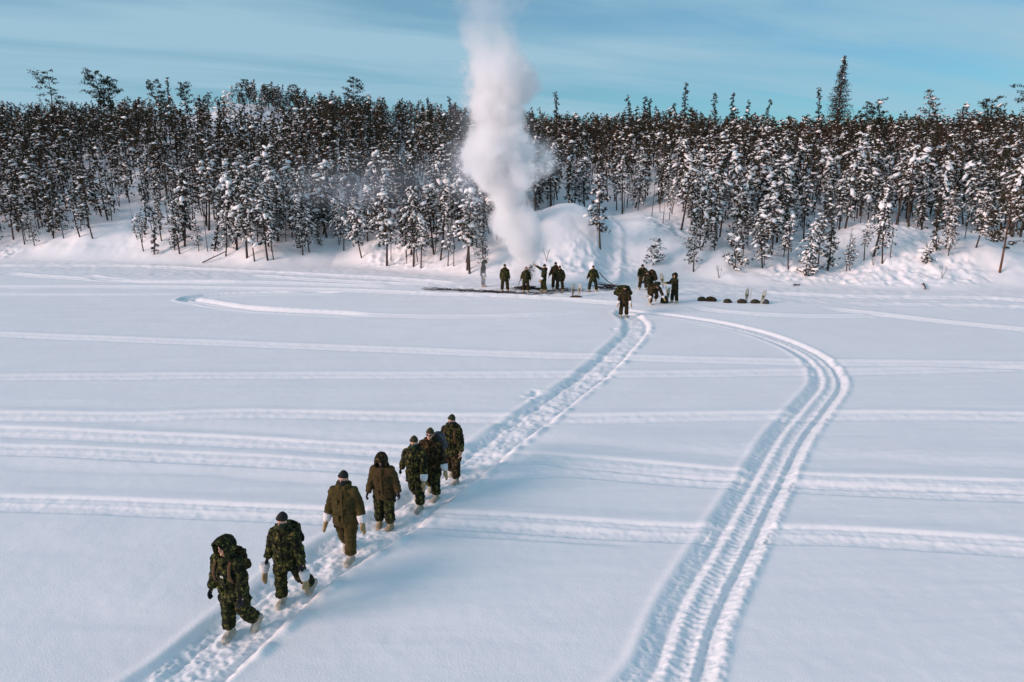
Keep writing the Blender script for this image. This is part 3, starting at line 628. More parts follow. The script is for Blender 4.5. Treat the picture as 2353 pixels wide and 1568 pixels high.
# ------------------------------------------------------------------ people
X_ = np.array([1.0, 0, 0])
def ldir(a, o, sd): a, o = R(a), R(o); return np.array([sd * math.sin(o), -math.sin(a) * math.cos(o), -math.cos(a) * math.cos(o)])
def person(label, px, py, face, height=1.8, near=True, lean=4, side=0, legs=((10, 3, 6, 0), (-12, 3, 20, 20)), arms=((0, 12, 15, 0), (0, 12, 15, 0)), head=(10, 0),
           parka='camo', pants='camo', cap='green_knit', mask='black_knit', hood=None, hands=('glove', 'glove'), boots='boot_white', pack=None, straps=None, dangle=(0, 0),
           glasses=False, pockets=True, seed=0, snowshoes=False, collar=True, group=None, badge=False, bulk=1.0, zoff=0.0, at=None):
    """legs/arms: (image-left when facing the camera = right limb, left limb); faces -Y before turning"""
    p = gp(px, py) if at is None else np.array(at)
    k = height / 1.80; vx = 0.016 if near else 0.026
    root = empty('person', (p[0], p[1], tz(p[0], p[1]) + zoff), R(face), label=label, category='person')
    if group: root['group'] = group
    s_ = np.array([math.sin(R(side)), -math.sin(R(lean)), math.cos(R(lean))]); s_ /= np.linalg.norm(s_)
    pel = np.zeros(3); J = {}
    for i, sd in enumerate((-1, 1)):
        a, o, kn, fp = legs[i]; hip = pel + X_ * sd * 0.105; knee = hip + 0.44 * ldir(a, o, sd); ank = knee + 0.42 * ldir(a - kn, o * .6, sd)
        J['hip', sd], J['knee', sd], J['ank', sd], J['fp', sd] = hip, knee, ank, fp
    low = 1e9
    for sd in (-1, 1):
        fpr = R(J['fp', sd]); dn = np.array([0, math.sin(fpr), -math.cos(fpr)]); toe = np.array([0, -math.cos(fpr), -math.sin(fpr)])
        for q in (toe * 0.19, toe * -0.07): low = min(low, (J['ank', sd] + dn * 0.09 + q)[2])
    up = np.array([0, 0, -low - 0.015])
    pel = pel + up
    for sd in (-1, 1):
        for n in ('hip', 'knee', 'ank'): J[n, sd] = J[n, sd] + up
    chest = pel + s_ * 0.34; neck = pel + s_ * 0.56
    for i, sd in enumerate((-1, 1)):
        a, o, el, inw = arms[i]; sh = pel + s_ * 0.475 + X_ * sd * 0.19; e = sh + 0.29 * ldir(a, o, sd); f = ldir(a + el, o - inw, sd); wr = e + 0.25 * f
        J['sh', sd], J['el', sd], J['wr', sd], J['fd', sd] = sh, e, wr, f
    hp = lean * 0.55 + head[0] * 0.5; hdv = np.array([math.sin(R(side)) * .5, -math.sin(R(hp)), math.cos(R(hp))]); hc = neck + hdv * 0.15
    HM = Matrix.Translation(hc) @ Matrix.Rotation(R(head[1]), 4, 'Z') @ Matrix.Rotation(R(head[0] + lean * .25), 4, 'X'); HR = HM.to_3x3()
    hpnt = lambda x, y, z: np.array(HM @ Vector((x, y, z)))
    root.scale = (k, k, k)
    # body: one continuous skin mesh, mostly under the clothes
    b = MB()
    b.ell(hc + np.array(HR @ Vector((0, 0.01, 0.03))), (0.078, 0.098, 0.10), HM, 16, 12)
    b.ell(hpnt(0, -0.022, -0.045), (0.062, 0.068, 0.075), HM, 14, 10)          # jaw
    b.ell(hpnt(0, -0.092, -0.015), (0.015, 0.024, 0.030), HM, 8, 6)            # nose
    b.ell(hpnt(0, -0.078, 0.028), (0.050, 0.018, 0.012), HM, 8, 6)             # brow
    b.ell(hpnt(0, -0.083, -0.058), (0.026, 0.010, 0.008), HM, 8, 6)            # lips
    b.ell(hpnt(0, -0.072, -0.095), (0.026, 0.022, 0.020), HM, 8, 6)            # chin
    for sd in (-1, 1): b.ell(hpnt(sd * 0.08, 0.008, -0.01), (0.010, 0.022, 0.032), HM, 8, 6)
    b.tube([neck - s_ * .05, neck + hdv * .09], [.055, .052])
    b.tube([pel - s_ * .06, pel + s_ * .12, chest, pel + s_ * .48], [(.15, .11), (.14, .10), (.165, .11), (.11, .08)], 12)
    for sd in (-1, 1):
        b.tube([J['sh', sd] - X_ * sd * .08, J['sh', sd], J['el', sd], J['wr', sd], J['wr', sd] + J['fd', sd] * .05], [.06, .055, .042, .032, .03], 8)
        b.tube([J['hip', sd] + s_ * .04, J['knee', sd], J['ank', sd]], [.085, .06, .04], 8)
    def fingers(m, sd, r=0.0105, grow=0.0):
        wr, f = J['wr', sd], J['fd', sd]; lat = np.array([0, 1.0, 0]) - f * f[1]; lat /= np.linalg.norm(lat) + 1e-9; nrm = np.cross(f, lat) * -sd
        # palm faces the thigh; fingers spread along lat
        m.tube([wr - f * .03, wr + f * .045, wr + f * .095], [(.032 + grow, .022 + grow), (.043 + grow, .020 + grow), (.042 + grow, .018 + grow)], 8, side=lat)
        inn = -X_ * sd
        for j, (off, ln) in enumerate([(-.033, .070), (-.011, .082), (.011, .077), (.032, .060)]):
            q0 = wr + f * .09 + lat * off; q1 = q0 + f * ln * .5 + inn * .006; q2 = q1 + f * ln * .35 + inn * .022; q3 = q2 + f * ln * .15 + inn * .02
            m.tube([q0, q1, q2, q3], [r + grow * .5, r + grow * .5, r * .95 + grow * .5, r * .8 + grow * .5], 6)
        t0 = wr + f * .03 - lat * .032; t1 = t0 + f * .035 - lat * .032 + inn * .01; t2 = t1 + f * .038 - lat * .008 + inn * .012
        m.tube([t0, t1, t2], [r * 1.2 + grow * .5, r * 1.1 + grow * .5, r * .9 + grow * .5], 6)
    for i, sd in enumerate((-1, 1)): fingers(b, sd)
    body = mobj('body', b.remesh('body', 'skin', 0.0085 if near else 0.014, 1), root)
    if near:
        for sd in (-1, 1):
            e = MB(); e.ell(hpnt(sd * 0.031, -0.079, 0.008), (0.012, 0.010, 0.009), HM, 8, 6); mobj('eye', e.mesh('eye', 'eye_white'), root)
            e = MB(); e.ell(hpnt(sd * 0.031, -0.0875, 0.008), (0.006, 0.004, 0.006), HM, 8, 6); mobj('pupil', e.mesh('pupil', 'lens_black'), root.children[-1] if False else body)
    # parka
    q = MB(); bk = bulk * 1.05; z_ = np.array([0, 0, -1.0]); hemd = (z_ * 0.6 - s_ * 0.4); hemd /= np.linalg.norm(hemd)
    q.tube([pel + hemd * .20, pel + hemd * .10, pel + s_ * .08, pel + s_ * .22, chest + s_ * .03, pel + s_ * .47, neck + s_ * .01],
           [(.232 * bk, .180 * bk), (.228 * bk, .178 * bk), (.215 * bk, .165 * bk), (.222 * bk, .168 * bk), (.232 * bk, .168 * bk), (.195, .135), (.085, .085)], 18, cap=.2)
    for sd in (-1, 1):
        q.ell(J['sh', sd] - X_ * sd * .015, (.098, .098, .098), None, 10, 8)
        q.tube([J['sh', sd] - X_ * sd * .07, J['sh', sd], J['sh', sd] * .45 + J['el', sd] * .55, J['el', sd], J['el', sd] * .4 + J['wr', sd] * .6, J['wr', sd]], [.104, .102, .096, .090, .084, .074], 12, cap=.15)
    if collar and not hood:
        fw = np.array([0, -1.0, 0])
        for k2 in range(11):      # thrown-back hood and collar round the neck
            a = math.pi * (k2 / 10.0) * 1.7 - math.pi * .35; c = neck + s_ * (.035 + .012 * math.cos(k2 * 2.1 + seed)) + np.array([math.cos(a) * .105, math.sin(a) * .095 + 0.015, 0])
            q.ell(c, (.052, .05, .05 + .02 * (math.sin(a) > 0)), None, 8, 6)
        q.ell(neck + np.array([0, .13, -.02]), (.12, .075, .10), None, 10, 8)
    pk = mobj('parka', q.remesh('parka', parka, vx, 2, 0.019 if near else 0.018, 9.0, seed * 3.7), root)
    # trousers
    q = MB(); q.ell(pel, (.19, .155, .15), None, 14, 10)
    for sd in (-1, 1):
        h_, kn, an = J['hip', sd], J['knee', sd], J['ank', sd]
        q.tube([h_ + np.array([0, 0, .03]), h_ * .6 + kn * .4, kn, kn * .5 + an * .5, an * .72 + kn * .28, an * .80 + kn * .20], [.135, .128, .112, .112, .112, .104], 12, cap=.2)
        if pockets: q.box(h_ * .45 + kn * .55 + np.array([sd * .105, 0, 0]), (.028, .07, .08))
    mobj('trousers', q.remesh('trousers', pants, vx, 2, 0.021 if near else 0.020, 9.0, seed * 2.1 + 5), root)
    # boots
    for sd in (-1, 1):
        q = MB(); an, kn = J['ank', sd], J['knee', sd]; M = Matrix.Rotation(R(J['fp', sd]), 4, 'X') @ Matrix.Rotation(R(-8 * sd), 4, 'Z'); T = lambda x, y, z: an + np.array(M.to_3x3() @ Vector((x, y, z)))
        sn = (kn - an) / np.linalg.norm(kn - an)
        q.tube([T(0, .075, -.045), T(0, .02, -.03), T(0, -.07, -.035), T(0, -.15, -.048), T(0, -.20, -.055)], [(.060, .052), (.068, .066), (.068, .060), (.070, .048), (.056, .038)], 12, side=np.array(M.to_3x3() @ Vector((1, 0, 0))))
        q.box(T(0, -.06, -.088), (.052, .135, .014), M)
        q.tube([T(0, .02, -.02), an + sn * .08, an + sn * .20], [(.064, .072), .074, .078], 12)
        q.tube([an + sn * .055, an + sn * .075], [.083, .083], 12, cap=.1)
        bo = mobj('boot', q.remesh('boot', boots, 0.010 if near else 0.017, 1, 0.004, 14, seed + sd), root)
    # hands
    for i, sd in enumerate((-1, 1)):
        kind = hands[i]; wr, f = J['wr', sd], J['fd', sd]
        if kind in ('glove',):
            q = MB(); fingers(q, sd, 0.013, 0.005); q.tube([wr - f * .05, wr + f * .02], [.040, .036], 8)
            mobj('glove', q.remesh('glove', 'glove_black', 0.0075 if near else 0.012, 1), root)
        elif kind == 'mitt':
            mitt(root, wr - f * .055, f, sd, near, scale=1.08)
        elif kind == 'tanmitt':
            mitt(root, wr - f * .02, f, sd, near, cuff=False)
        if dangle[i]:
            d0 = wr + f * .16 + np.array([sd * .02, 0.0, 0.0]); mitt(root, d0 + np.array([0, 0, .03]), np.array([sd * .12 * (1 if i else .3), -.05, -1.0]), sd, near, scale=1.1)
    # headgear
    if hood:
        hoodie(root, hpnt, HM, hood, near, seed)
        if mask: facemask(root, hpnt, HM, mask, near, 0.0)
    else:
        if cap:
            q = MB(); q.ell(hpnt(0, 0.016, 0.066), (.092, .108, .085), HM, 16, 12); q.ell(hpnt(0, 0.02, 0.118), (.06, .07, .05), HM)
            q.tube([hpnt(0, .005, .046), hpnt(0, .008, .070)], [(.098, .115), (.098, .116)], 18, side=hpnt(1, 0, 0) - hpnt(0, 0, 0), cap=.05)
            mobj('knit_cap', q.remesh('knit_cap', cap, .010 if near else .018, 2, .003, 30), root)
        if mask: facemask(root, hpnt, HM, mask, near, 0.004)
    if glasses:
        q = MB()
        for sd in (-1, 1): q.ell(hpnt(sd * .033, -.094, .010), (.029, .010, .019), HM, 10, 6)
        q.box(hpnt(0, -.094, .014), (.06, .005, .005), HM)
        for sd in (-1, 1): q.box(hpnt(sd * .076, -.045, .013), (.005, .055, .005), HM)
        mobj('sunglasses', q.mesh('sunglasses', 'lens_black'), root)
    # rucksack and straps
    tw = Matrix.Rotation(R(lean), 4, 'X')
    if pack:
        m_, (px_, py_, pz_), zc_, xo = pack; q = MB(); c = pel + s_ * zc_ + np.array(tw @ Vector((xo, .12 + py_, 0)))
        q.ell(c, (px_ * 1.08, py_ * 1.05, pz_ * 1.08), tw, 14, 10); q.box(c, (px_ * .84, py_ * .78, pz_ * .84), tw)
        q.ell(c + np.array(tw @ Vector((0, py_ * .75, -pz_ * .3))), (px_ * .62, py_ * .5, pz_ * .42), tw); q.ell(c + np.array(tw @ Vector((0, 0, pz_ * .9))), (px_ * .85, py_ * .8, pz_ * .3), tw)
        for sd in (-1, 1): q.ell(c + np.array(tw @ Vector((sd * px_ * .95, .02, -pz_ * .35))), (px_ * .3, py_ * .55, pz_ * .45), tw)
        bp = mobj('rucksack', q.remesh('rucksack', m_, .014 if near else .022, 2, .012, 11, seed), root)
    if straps:
        for sd in (-1, 1):
            sgn = sd; off = lambda u, y, z: pel + s_ * z + np.array(tw @ Vector((sgn * u, y, 0)))
            q = MB(); q.tube([off(.10, .17, .42), off(.115, .06, .555), off(.13, -.06, .535), off(.135, -.15, .45), off(.145, -.185, .34), off(.16, -.165, .20), off(.205, -.06, .12)], [(.028, .011)] * 7, 8, side=(1, 0, 0))
            mobj('shoulder_strap', q.mesh('shoulder_strap', straps), root)
    if near and pockets:
        pm = parka
        for sd in (-1, 1):
            for (zz, xx, hw, hh) in ((.33, .105, .055, .05), (-.02, .125, .075, .075)):
                yy = -.166 * bk if zz > .1 else -.172 * bk
                q = MB(); c = pel + s_ * zz + np.array(tw @ Vector((sd * xx, yy + abs(xx) * .18, 0))); M = tw @ Matrix.Rotation(R(sd * 24), 4, 'Z')
                q.box(c, (hw, .014, hh), M); q.box(c + np.array(M.to_3x3() @ Vector((0, -.008, hh * .75))), (hw * 1.06, .015, hh * .3), M)
                mobj('pocket', q.remesh('pocket', pm, .009, 1), root)
        q = MB(); q.tube([pel + s_ * zz + np.array(tw @ Vector((.012, -yy * bk, 0))) for zz, yy in ((-.14, .178), (0, .174), (.15, .172), (.30, .173), (.44, .148), (.52, .105))], [(.022, .008)] * 6, 6)
        mobj('zip_flap', q.mesh('zip_flap', pm), root)
    if badge:
        q = MB(); q.box(pel + s_ * .30 + np.array(tw @ Vector((.0, -.186, 0))), (.026, .006, .017), tw); mobj('chest_badge', q.mesh('chest_badge', 'badge', False), root)
    if snowshoes:
        for sd in (-1, 1):
            a = J['ank', sd]; snowshoe_parts(root, Matrix.Translation((a[0], a[1] - .05, 0.02)) @ Matrix.Rotation(R(90), 4, 'X') @ Matrix.Translation((0, -0.0, 0)), centre=True, as_child=True)
    J['root'] = root; J['k'] = k
    return J
def mitt(root, wr, f, sd, near, cuff=True, scale=1.0):
    f = f / np.linalg.norm(f); lat = np.array([0, 1.0, 0]) - f * f[1]; lat /= np.linalg.norm(lat) + 1e-9; s = scale
    if cuff:
        q = MB(); q.tube([wr, wr + f * .06 * s, wr + f * .14 * s], [.084 * s, .082 * s, .062 * s], 12, cap=.1); mobj('cuff', q.remesh('cuff', 'white_cloth', .012 if near else .02, 1, .006, 18), root)
        w0 = wr + f * .12 * s
    else: w0 = wr
    q = MB(); q.tube([w0, w0 + f * .06 * s, w0 + f * .13 * s, w0 + f * .19 * s, w0 + f * .225 * s - X_ * sd * .015], [(.048 * s, .040 * s), (.056 * s, .040 * s), (.058 * s, .036 * s), (.048 * s, .030 * s), (.028 * s, .02 * s)], 12, side=lat)
    t0 = w0 + f * .05 * s - lat * .04 * s; q.tube([t0, t0 + (f * .05 - lat * .03 - X_ * sd * .01) * s, t0 + (f * .095 - lat * .032 - X_ * sd * .015) * s], [.024 * s, .023 * s, .016 * s], 8)
    mobj('mitten', q.remesh('mitten', 'tan_leather', .010 if near else .016, 1, .003, 20), root)
def facemask(root, hpnt, HM, m, near, g):
    q = MB(); sdv = hpnt(1, 0, 0) - hpnt(0, 0, 0)
    q.tube([hpnt(0, .02, -.165), hpnt(0, .01, -.12), hpnt(0, -.008, -.08), hpnt(0, -.012, -.055), hpnt(0, -.006, -.036)], [(.085, .085), (.078, .088), (.080, .096), (.084, .104), (.086, .104)], 16, side=sdv, cap=.05)
    q.ell(hpnt(0, .03, 0), (.092, .078, .10), HM)
    mobj('face_mask', q.remesh('face_mask', m, .010 if near else .018, 1, .003, 25), root)
def hoodie(root, hpnt, HM, m, near, seed):
    # a deep hood: lofted rings from the back of the head to the front rim, then back inside
    rings = [(.175, .03), (.165, .085), (.13, .135), (.06, .165), (-.02, .172), (-.085, .165), (-.125, .150), (-.135, .135), (-.12, .128), (-.05, .135), (.02, .130), (.09, .09), (.11, .03)]
    V, F, n = [], [], 20
    for y, r in rings:
        for k2 in range(n):
            a = 2 * math.pi * k2 / n; x = math.cos(a) * r * .86; z = math.sin(a) * r * (1.08 if math.sin(a) > 0 else 1.25) + (.02 if y > -.05 else .0)
            yy = y - (.035 if math.sin(a) > .5 and y < -.05 else 0) + (.05 * max(0, -math.sin(a)) if y < -.05 else 0)
            V.append(hpnt(x, yy, z - .005))
    for i in range(len(rings) - 1):
        for k2 in range(n):
            a = i * n + k2; b = i * n + (k2 + 1) % n; F.append((a, a + n, b + n, b))
    F.append(tuple(range(n))); F.append(tuple((len(rings) - 1) * n + k2 for k2 in range(n - 1, -1, -1)))
    q = MB(); q.add(V, F)
    q.tube([hpnt(-.10, .02, -.16), hpnt(0, .05, -.17), hpnt(.10, .02, -.16)], [.075, .085, .075], 10)
    mobj('hood', q.remesh('hood', m, .011 if near else .018, 2, .008, 14, seed), root)

# ------------------------------------------------------------------ snowshoes, packs, sticks
def snowshoe_parts(parent, M, centre=False, as_child=False):
    """teardrop snowshoe standing along +Z (tail down); M places it"""
    z0 = -.45 if centre else 0.0
    loop = [(0, 0), (.03, .10), (.08, .28), (.105, .50), (.115, .66), (.10, .80), (.06, .88), (0, .91)]
    pts = [(x, z) for x, z in loop] + [(-x, z) for x, z in loop[-2:0:-1]]; pts.append(pts[0])
    T = lambda x, y, z: np.array(M @ Vector((x, y, z + z0)))
    P = [T(x, -.06 * max(0, z - .7) / .2 if not centre else -.05 * max(0, z - .7) / .2, z) for x, z in pts]
    fr = MB().tube(P, [.017] * len(P), 6, side=np.array(M.to_3x3() @ Vector((0, 1, 0))), cap=0)
    host = parent
    if as_child:
        host = mobj('snowshoe', fr.mesh('snowshoe', 'shoe_frame'), parent)
    else: mobj('frame', fr.mesh('frame', 'shoe_frame'), parent)
    q = MB()
    def wid(z): return np.interp(z, [p[1] for p in loop], [p[0] for p in loop])
    for k in range(22):
        z = .08 + .80 * k / 21; a = wid(z)
        q.tube([T(-a, 0, z), T(a, 0, z + (.03 if k % 2 else -.03))], [.007, .007], 4, cap=0)
    for k in range(5):
        x = -.08 + .04 * k; q.tube([T(x * .5, .002, .22), T(x, .002, .80)], [.004, .004], 4, cap=0)
    n_ = len(P) - 1; dk = MB(); c0 = sum(P[:-1]) / n_; off = np.array(M.to_3x3() @ Vector((0, .004, 0)))
    Vd = [p_ * .94 + c0 * .06 + off for p_ in P[:-1]] + [p_ * .94 + c0 * .06 - off for p_ in P[:-1]]
    dk.add(Vd, [tuple(range(n_)), tuple(range(2 * n_ - 1, n_ - 1, -1))] + [(i, i + n_, (i + 1) % n_ + n_, (i + 1) % n_) for i in range(n_)]); mobj('deck', dk.mesh('deck', 'shoe_deck', False), host)
    mobj('webbing', q.mesh('webbing', 'shoe_frame'), host)
    q = MB(); q.box(T(0, -.012, .52), (.07, .014, .06), M); q.box(T(0, -.012, .44), (.03, .012, .10), M); mobj('binding', q.mesh('binding', 'shoe_bind'), host)
def snowshoe(px, py, rz, tilt, label, h=0.0, scale=1.0, group='snowshoes planted in the snow'):
    p = gp(px, py); o = empty('snowshoe', (p[0], p[1], tz(*p) - .06 + h), R(rz), label=label, category='snowshoe', group=group); o.scale = (scale,) * 3
    snowshoe_parts(o, Matrix.Rotation(R(tilt), 4, 'Y')); return o
def ruck(px, py, m, size, rz, label, seed):
    p = gp(px, py); o = empty('rucksack', (p[0], p[1], tz(*p) - .03), R(rz), label=label, category='rucksack', group='rucksacks lying on the snow'); a, b, c = size
    q = MB(); q.ell((0, 0, c * .75), (a, b, c)); q.box((0, 0, c * .6), (a * .78, b * .75, c * .55)); q.ell((a * .65, -.03, c * .55), (a * .45, b * .8, c * .7)); q.ell((-a * .6, 0, c * .45), (a * .45, b * .7, c * .55))
    mobj('bag', q.remesh('bag', m, .02, 1, .03, 9, seed), o)
    q = MB(); q.ell((-.05 * seed % .1, -b * .6, c * .7), (a * .35, b * .45, c * .45)); mobj('pouch', q.remesh('pouch', m, .02, 1, .02, 9, seed + 3), o)
    for s in (-1, 1):
        q = MB(); q.tube([(s * a * .4, -b * .9, c * .25), (s * a * .45, -b * 1.02, c * .9), (s * a * .35, -b * .3, c * 1.72), (s * a * .3, b * .5, c * 1.45)], [(.022, .010)] * 4, 6); mobj('strap', q.mesh('strap', 'green_web'), o)
    return o
def stick_thing(name, a, b, r, m, label, cat, bend=0.0, seed=0, knots=True):
    a, b = np.array(a, float), np.array(b, float); rng = np.random.default_rng(seed); n = 7; P = []
    for i in range(n):
        t = i / (n - 1); P.append(a + (b - a) * t + np.array([0, 0, -bend * math.sin(math.pi * t)]) + rng.normal(0, .012, 3) * (0 < i < n - 1))
    q = MB().tube(P, list(np.linspace(r, r * .7, n)), 7, cap=.3)
    if knots:
        for k in range(4):
            t = rng.integers(1, n - 1); d = rng.normal(0, .05, 3); q.tube([P[t], P[t] + d, P[t] + d * 1.6 + np.array([0, 0, .02])], [r * .5, r * .35, r * .2], 5)
    return mobj(name, q.mesh(name, m), label=label, category=cat)

# ------------------------------------------------------------------ the walking line
person('person in camouflage with the hood up leading the walking line, dark gloves and a pack', 548, 1452, -16, 1.90, lean=9, legs=((4, 3, 6, 0), (0, 5, 36, 52)),
       arms=((-4, 13, 20, 0), (4, 14, 22, 4)), head=(-2, -10), hood='camo', mask=None, hands=('glove', 'glove'), pack=('camo_brown', (.15, .09, .21), .32, .02), straps='brown_web', seed=1, badge=True)
person('person in camouflage second in line with two tan mittens hanging from the wrists', 668, 1374, -14, 1.84, lean=6, legs=((8, 3, 10, 0), (-14, 9, 26, 36)),
       arms=((-6, 18, 14, 2), (-2, 18, 16, 4)), head=(-4, 2), cap='black_knit', mask='green_knit', hands=('glove', 'glove'), dangle=(1, 1), pack=('camo', (.17, .09, .22), .34, .03), seed=2)
person('person in plain olive parka and trousers, black cap and tan mittens, third in line', 800, 1272, -6, 1.90, lean=3, legs=((-14, 3, 16, 18), (13, 0, 6, 0)),
       arms=((-4, 17, 18, 4), (-2, 19, 20, 6)), head=(-10, -4), parka='olive', pants='olive', cap='black_knit', mask='black_knit', hands=('mitt', 'mitt'), seed=3, bulk=1.06)
person('person in brown parka with a deep hood up and head bowed, fourth in line', 887, 1194, -8, 1.80, lean=8, legs=((4, 4, 8, 0), (12, 2, 12, 0)),
       arms=((2, 15, 20, 2), (-6, 17, 16, 2)), head=(26, 4), parka='olive_brown', pants='camo', hood='camo_brown', mask='black_knit', hands=('glove', 'glove'), boots='boot_tan', dangle=(0, 0), seed=4, bulk=1.08)
person('person in camouflage with a green face covering, fifth in line, one tan mitten dangling', 958, 1160, -14, 1.80, lean=5, legs=((-14, 3, 26, 34), (9, 1, 5, 0)),
       arms=((-22, 20, 16, -4), (12, 12, 16, 4)), head=(-4, 4), cap='olive_knit', mask='teal_knit', hands=('glove', 'mitt'), seed=5, pack=None)
person('person with dark sunglasses and bare face, sixth in line, carrying a grey pack', 994, 1136, -12, 1.80, lean=6, legs=((-16, 5, 14, 16), (12, 2, 8, 0)),
       arms=((2, 12, 20, 6), (4, 20, 20, 2)), head=(-8, 0), parka='camo_brown', pants='camo', cap='olive_knit', mask=None, glasses=True, hands=('glove', 'mitt'), pack=('grey_pack', (.17, .12, .22), .42, .13), seed=6, bulk=1.05)
person('last person of the walking line, brown pack straps and a bare left hand', 1041, 1094, -18, 1.80, lean=3, legs=((-12, 4, 14, 14), (12, 3, 6, 0)),
       arms=((-8, 16, 14, 0), (4, 13, 26, 4)), head=(-6, -6), parka='camo', pants='camo_brown', cap='green_knit', mask='black_knit', hands=('glove', 'bare'), pack=('brown_web', (.16, .10, .2), .32, 0), straps='brown_web', seed=7)

# ------------------------------------------------------------------ people by the fire
FAR = dict(near=False, pockets=False)
J_H = person('person walking on snowshoes towards the camera under a wide green load, bulky mittens', 1433, 725, -4, 1.80, near=False, pockets=False, lean=14, legs=((4, 5, 6, 0), (-2, 5, 8, 0)),
       arms=((2, 14, 14, 2), (2, 15, 14, 2)), head=(24, 0), parka='camo_brown', pants='camo_brown', cap='camo_dark', mask='black_knit', hands=('mitt', 'mitt'), pack=('camo', (.42, .16, .30), .40, -.06), seed=8, snowshoes=True)
person('grey-looking person standing with bowed head at the left edge of the smoke', 1110, 659, 84, 1.80, lean=6, legs=((2, 3, 4, 0), (4, 3, 6, 0)), arms=((0, 6, 10, 0), (0, 6, 8, 0)), head=(38, 0),
       parka='camo_dark', pants='camo_dark', hood='camo_dark', mask=None, hands=('mitt', 'mitt'), boots='boot_tan', seed=9, **FAR)
person('person seen from behind standing beside the fire, hood down, feet apart', 1160, 670, 168, 1.80, lean=2, legs=((2, 8, 4, 0), (2, 7, 4, 0)), arms=((0, 12, 12, 4), (0, 13, 14, 4)), head=(8, -30),
       parka='camo', pants='camo_brown', cap='green_knit', mask=None, hands=('glove', 'glove'), boots='boot_tan', seed=10, **FAR)
J_3 = person('person poking the fire with a long stick, back turned to the camera', 1208, 671, 172, 1.66, lean=16, legs=((6, 5, 10, 0), (6, 5, 10, 0)), arms=((6, 12, 14, 2), (10, 20, 14, 2)), head=(30, 0),
       parka='camo', pants='camo_brown', cap='green_knit', mask=None, hands=('glove', 'glove'), boots='boot_tan', seed=11, **FAR)
J_4 = person('person leaning back and throwing a bough onto the fire, one arm raised', 1249, 671, -80, 1.80, lean=-6, legs=((8, 6, 10, 0), (-4, 6, 8, 6)), arms=((112, 16, 10, 0), (14, 6, 20, 4)), head=(14, 6),
       parka='camo_dark', pants='camo', cap='camo_dark', mask=None, hands=('tanmitt', 'mitt'), boots='boot_tan', seed=12, **FAR)
person('person half hidden behind another one right of the fire, one arm hanging', 1276, 664, -10, 1.84, lean=2, legs=((2, 5, 4, 0), (2, 5, 4, 0)), arms=((2, 22, 12, 0), (0, 10, 10, 0)), head=(6, 0),
       parka='camo_brown', pants='camo_brown', cap='black_knit', mask='camo_brown', hands=('glove', 'glove'), seed=13, **FAR)
person('broad person in a peaked cap facing the camera right of the fire, hands in pockets', 1286, 669, -14, 1.70, lean=6, legs=((2, 9, 4, 0), (2, 10, 4, 0)), arms=((-4, 24, 22, 18), (-4, 24, 22, 18)), head=(22, -6),
       parka='camo_dark', pants='camo_brown', cap='green_knit', mask=None, hands=('glove', 'glove'), boots='boot_tan', seed=14, bulk=1.18, **FAR)
person('person in a green cap standing with feet wide apart left of the brush pile', 1362, 668, 176, 1.74, lean=2, legs=((2, 13, 4, 0), (2, 13, 4, 0)), arms=((2, 22, 10, 4), (4, 22, 12, 4)), head=(6, 0),
       parka='camo', pants='camo_dark', cap='teal_knit', mask=None, hands=('glove', 'glove'), boots='boot_tan', seed=15, **FAR)
J_8 = person('person bent over a pole planted in the snow with both hands low', 1477, 665, -22, 1.86, lean=32, legs=((8, 9, 8, 0), (4, 9, 8, 0)), arms=((34, 6, 14, 14), (30, 10, 22, 24)), head=(20, -14),
       parka='camo_dark', pants='camo_brown', cap='black_knit', mask=None, hands=('tanmitt', 'tanmitt'), seed=16, **FAR)
person('person carrying a large bulky brown rucksack, behind the one bending down', 1494, 683, -70, 1.72, lean=22, legs=((4, 4, 10, 0), (0, 4, 8, 0)), arms=((20, 8, 30, 4), (20, 8, 30, 4)), head=(20, 0),
       parka='camo_dark', pants='camo_brown', cap='black_knit', mask='black_knit', hands=('glove', 'glove'), pack=('camo_brown', (.27, .19, .36), .38, 0), seed=17, **FAR)
person('person in brown bending right down with both white-cuffed mittens reaching to the ground', 1500, 700, 8, 1.80, lean=74, legs=((14, 6, 24, 0), (6, 14, 70, 50)), arms=((6, 18, 8, 0), (6, 24, 8, 0)), head=(30, 0),
       parka='camo_brown', pants='camo_brown', cap='black_knit', mask='black_knit', hands=('mitt', 'mitt'), pack=('camo_dark', (.19, .13, .26), .30, .10), straps='brown_web', seed=18, **FAR)
J_12 = person('person in a dark hood standing sideways at right holding up a snowshoe', 1549, 697, -62, 1.78, lean=4, legs=((6, 4, 6, 0), (-2, 4, 6, 0)), arms=((42, 8, 52, 6), (34, 8, 70, 10)), head=(4, 0),
       parka='camo_dark', pants='camo_dark', hood='camo_dark', mask=None, hands=('glove', 'glove'), seed=19, **FAR)

def wpt(J, key, sd, f=0.0):
    root = J['root']; c, s = math.cos(root.rotation_euler.z), math.sin(root.rotation_euler.z); p = (J[key, sd] + (J['fd', sd] * f if f else 0)) * J['k']
    return np.array([root.location[0] + c * p[0] - s * p[1], root.location[1] + s * p[0] + c * p[1], root.location[2] + p[2]])
FIRE = np.array([*gp(1208, 664), 0.0]); FIRE[2] = tz(FIRE[0], FIRE[1])
h3 = min((wpt(J_3, 'wr', s, .12) for s in (-1, 1)), key=lambda p: p[0])
stick_thing('poking_stick', h3 + np.array([.05, .02, .12]), (h3[0] - .34, h3[1] + .25, tz(h3[0], h3[1]) + .03), .022, 'dead_wood', 'long stick held down into the fire by the person in front of it', 'stick', 0, 3)
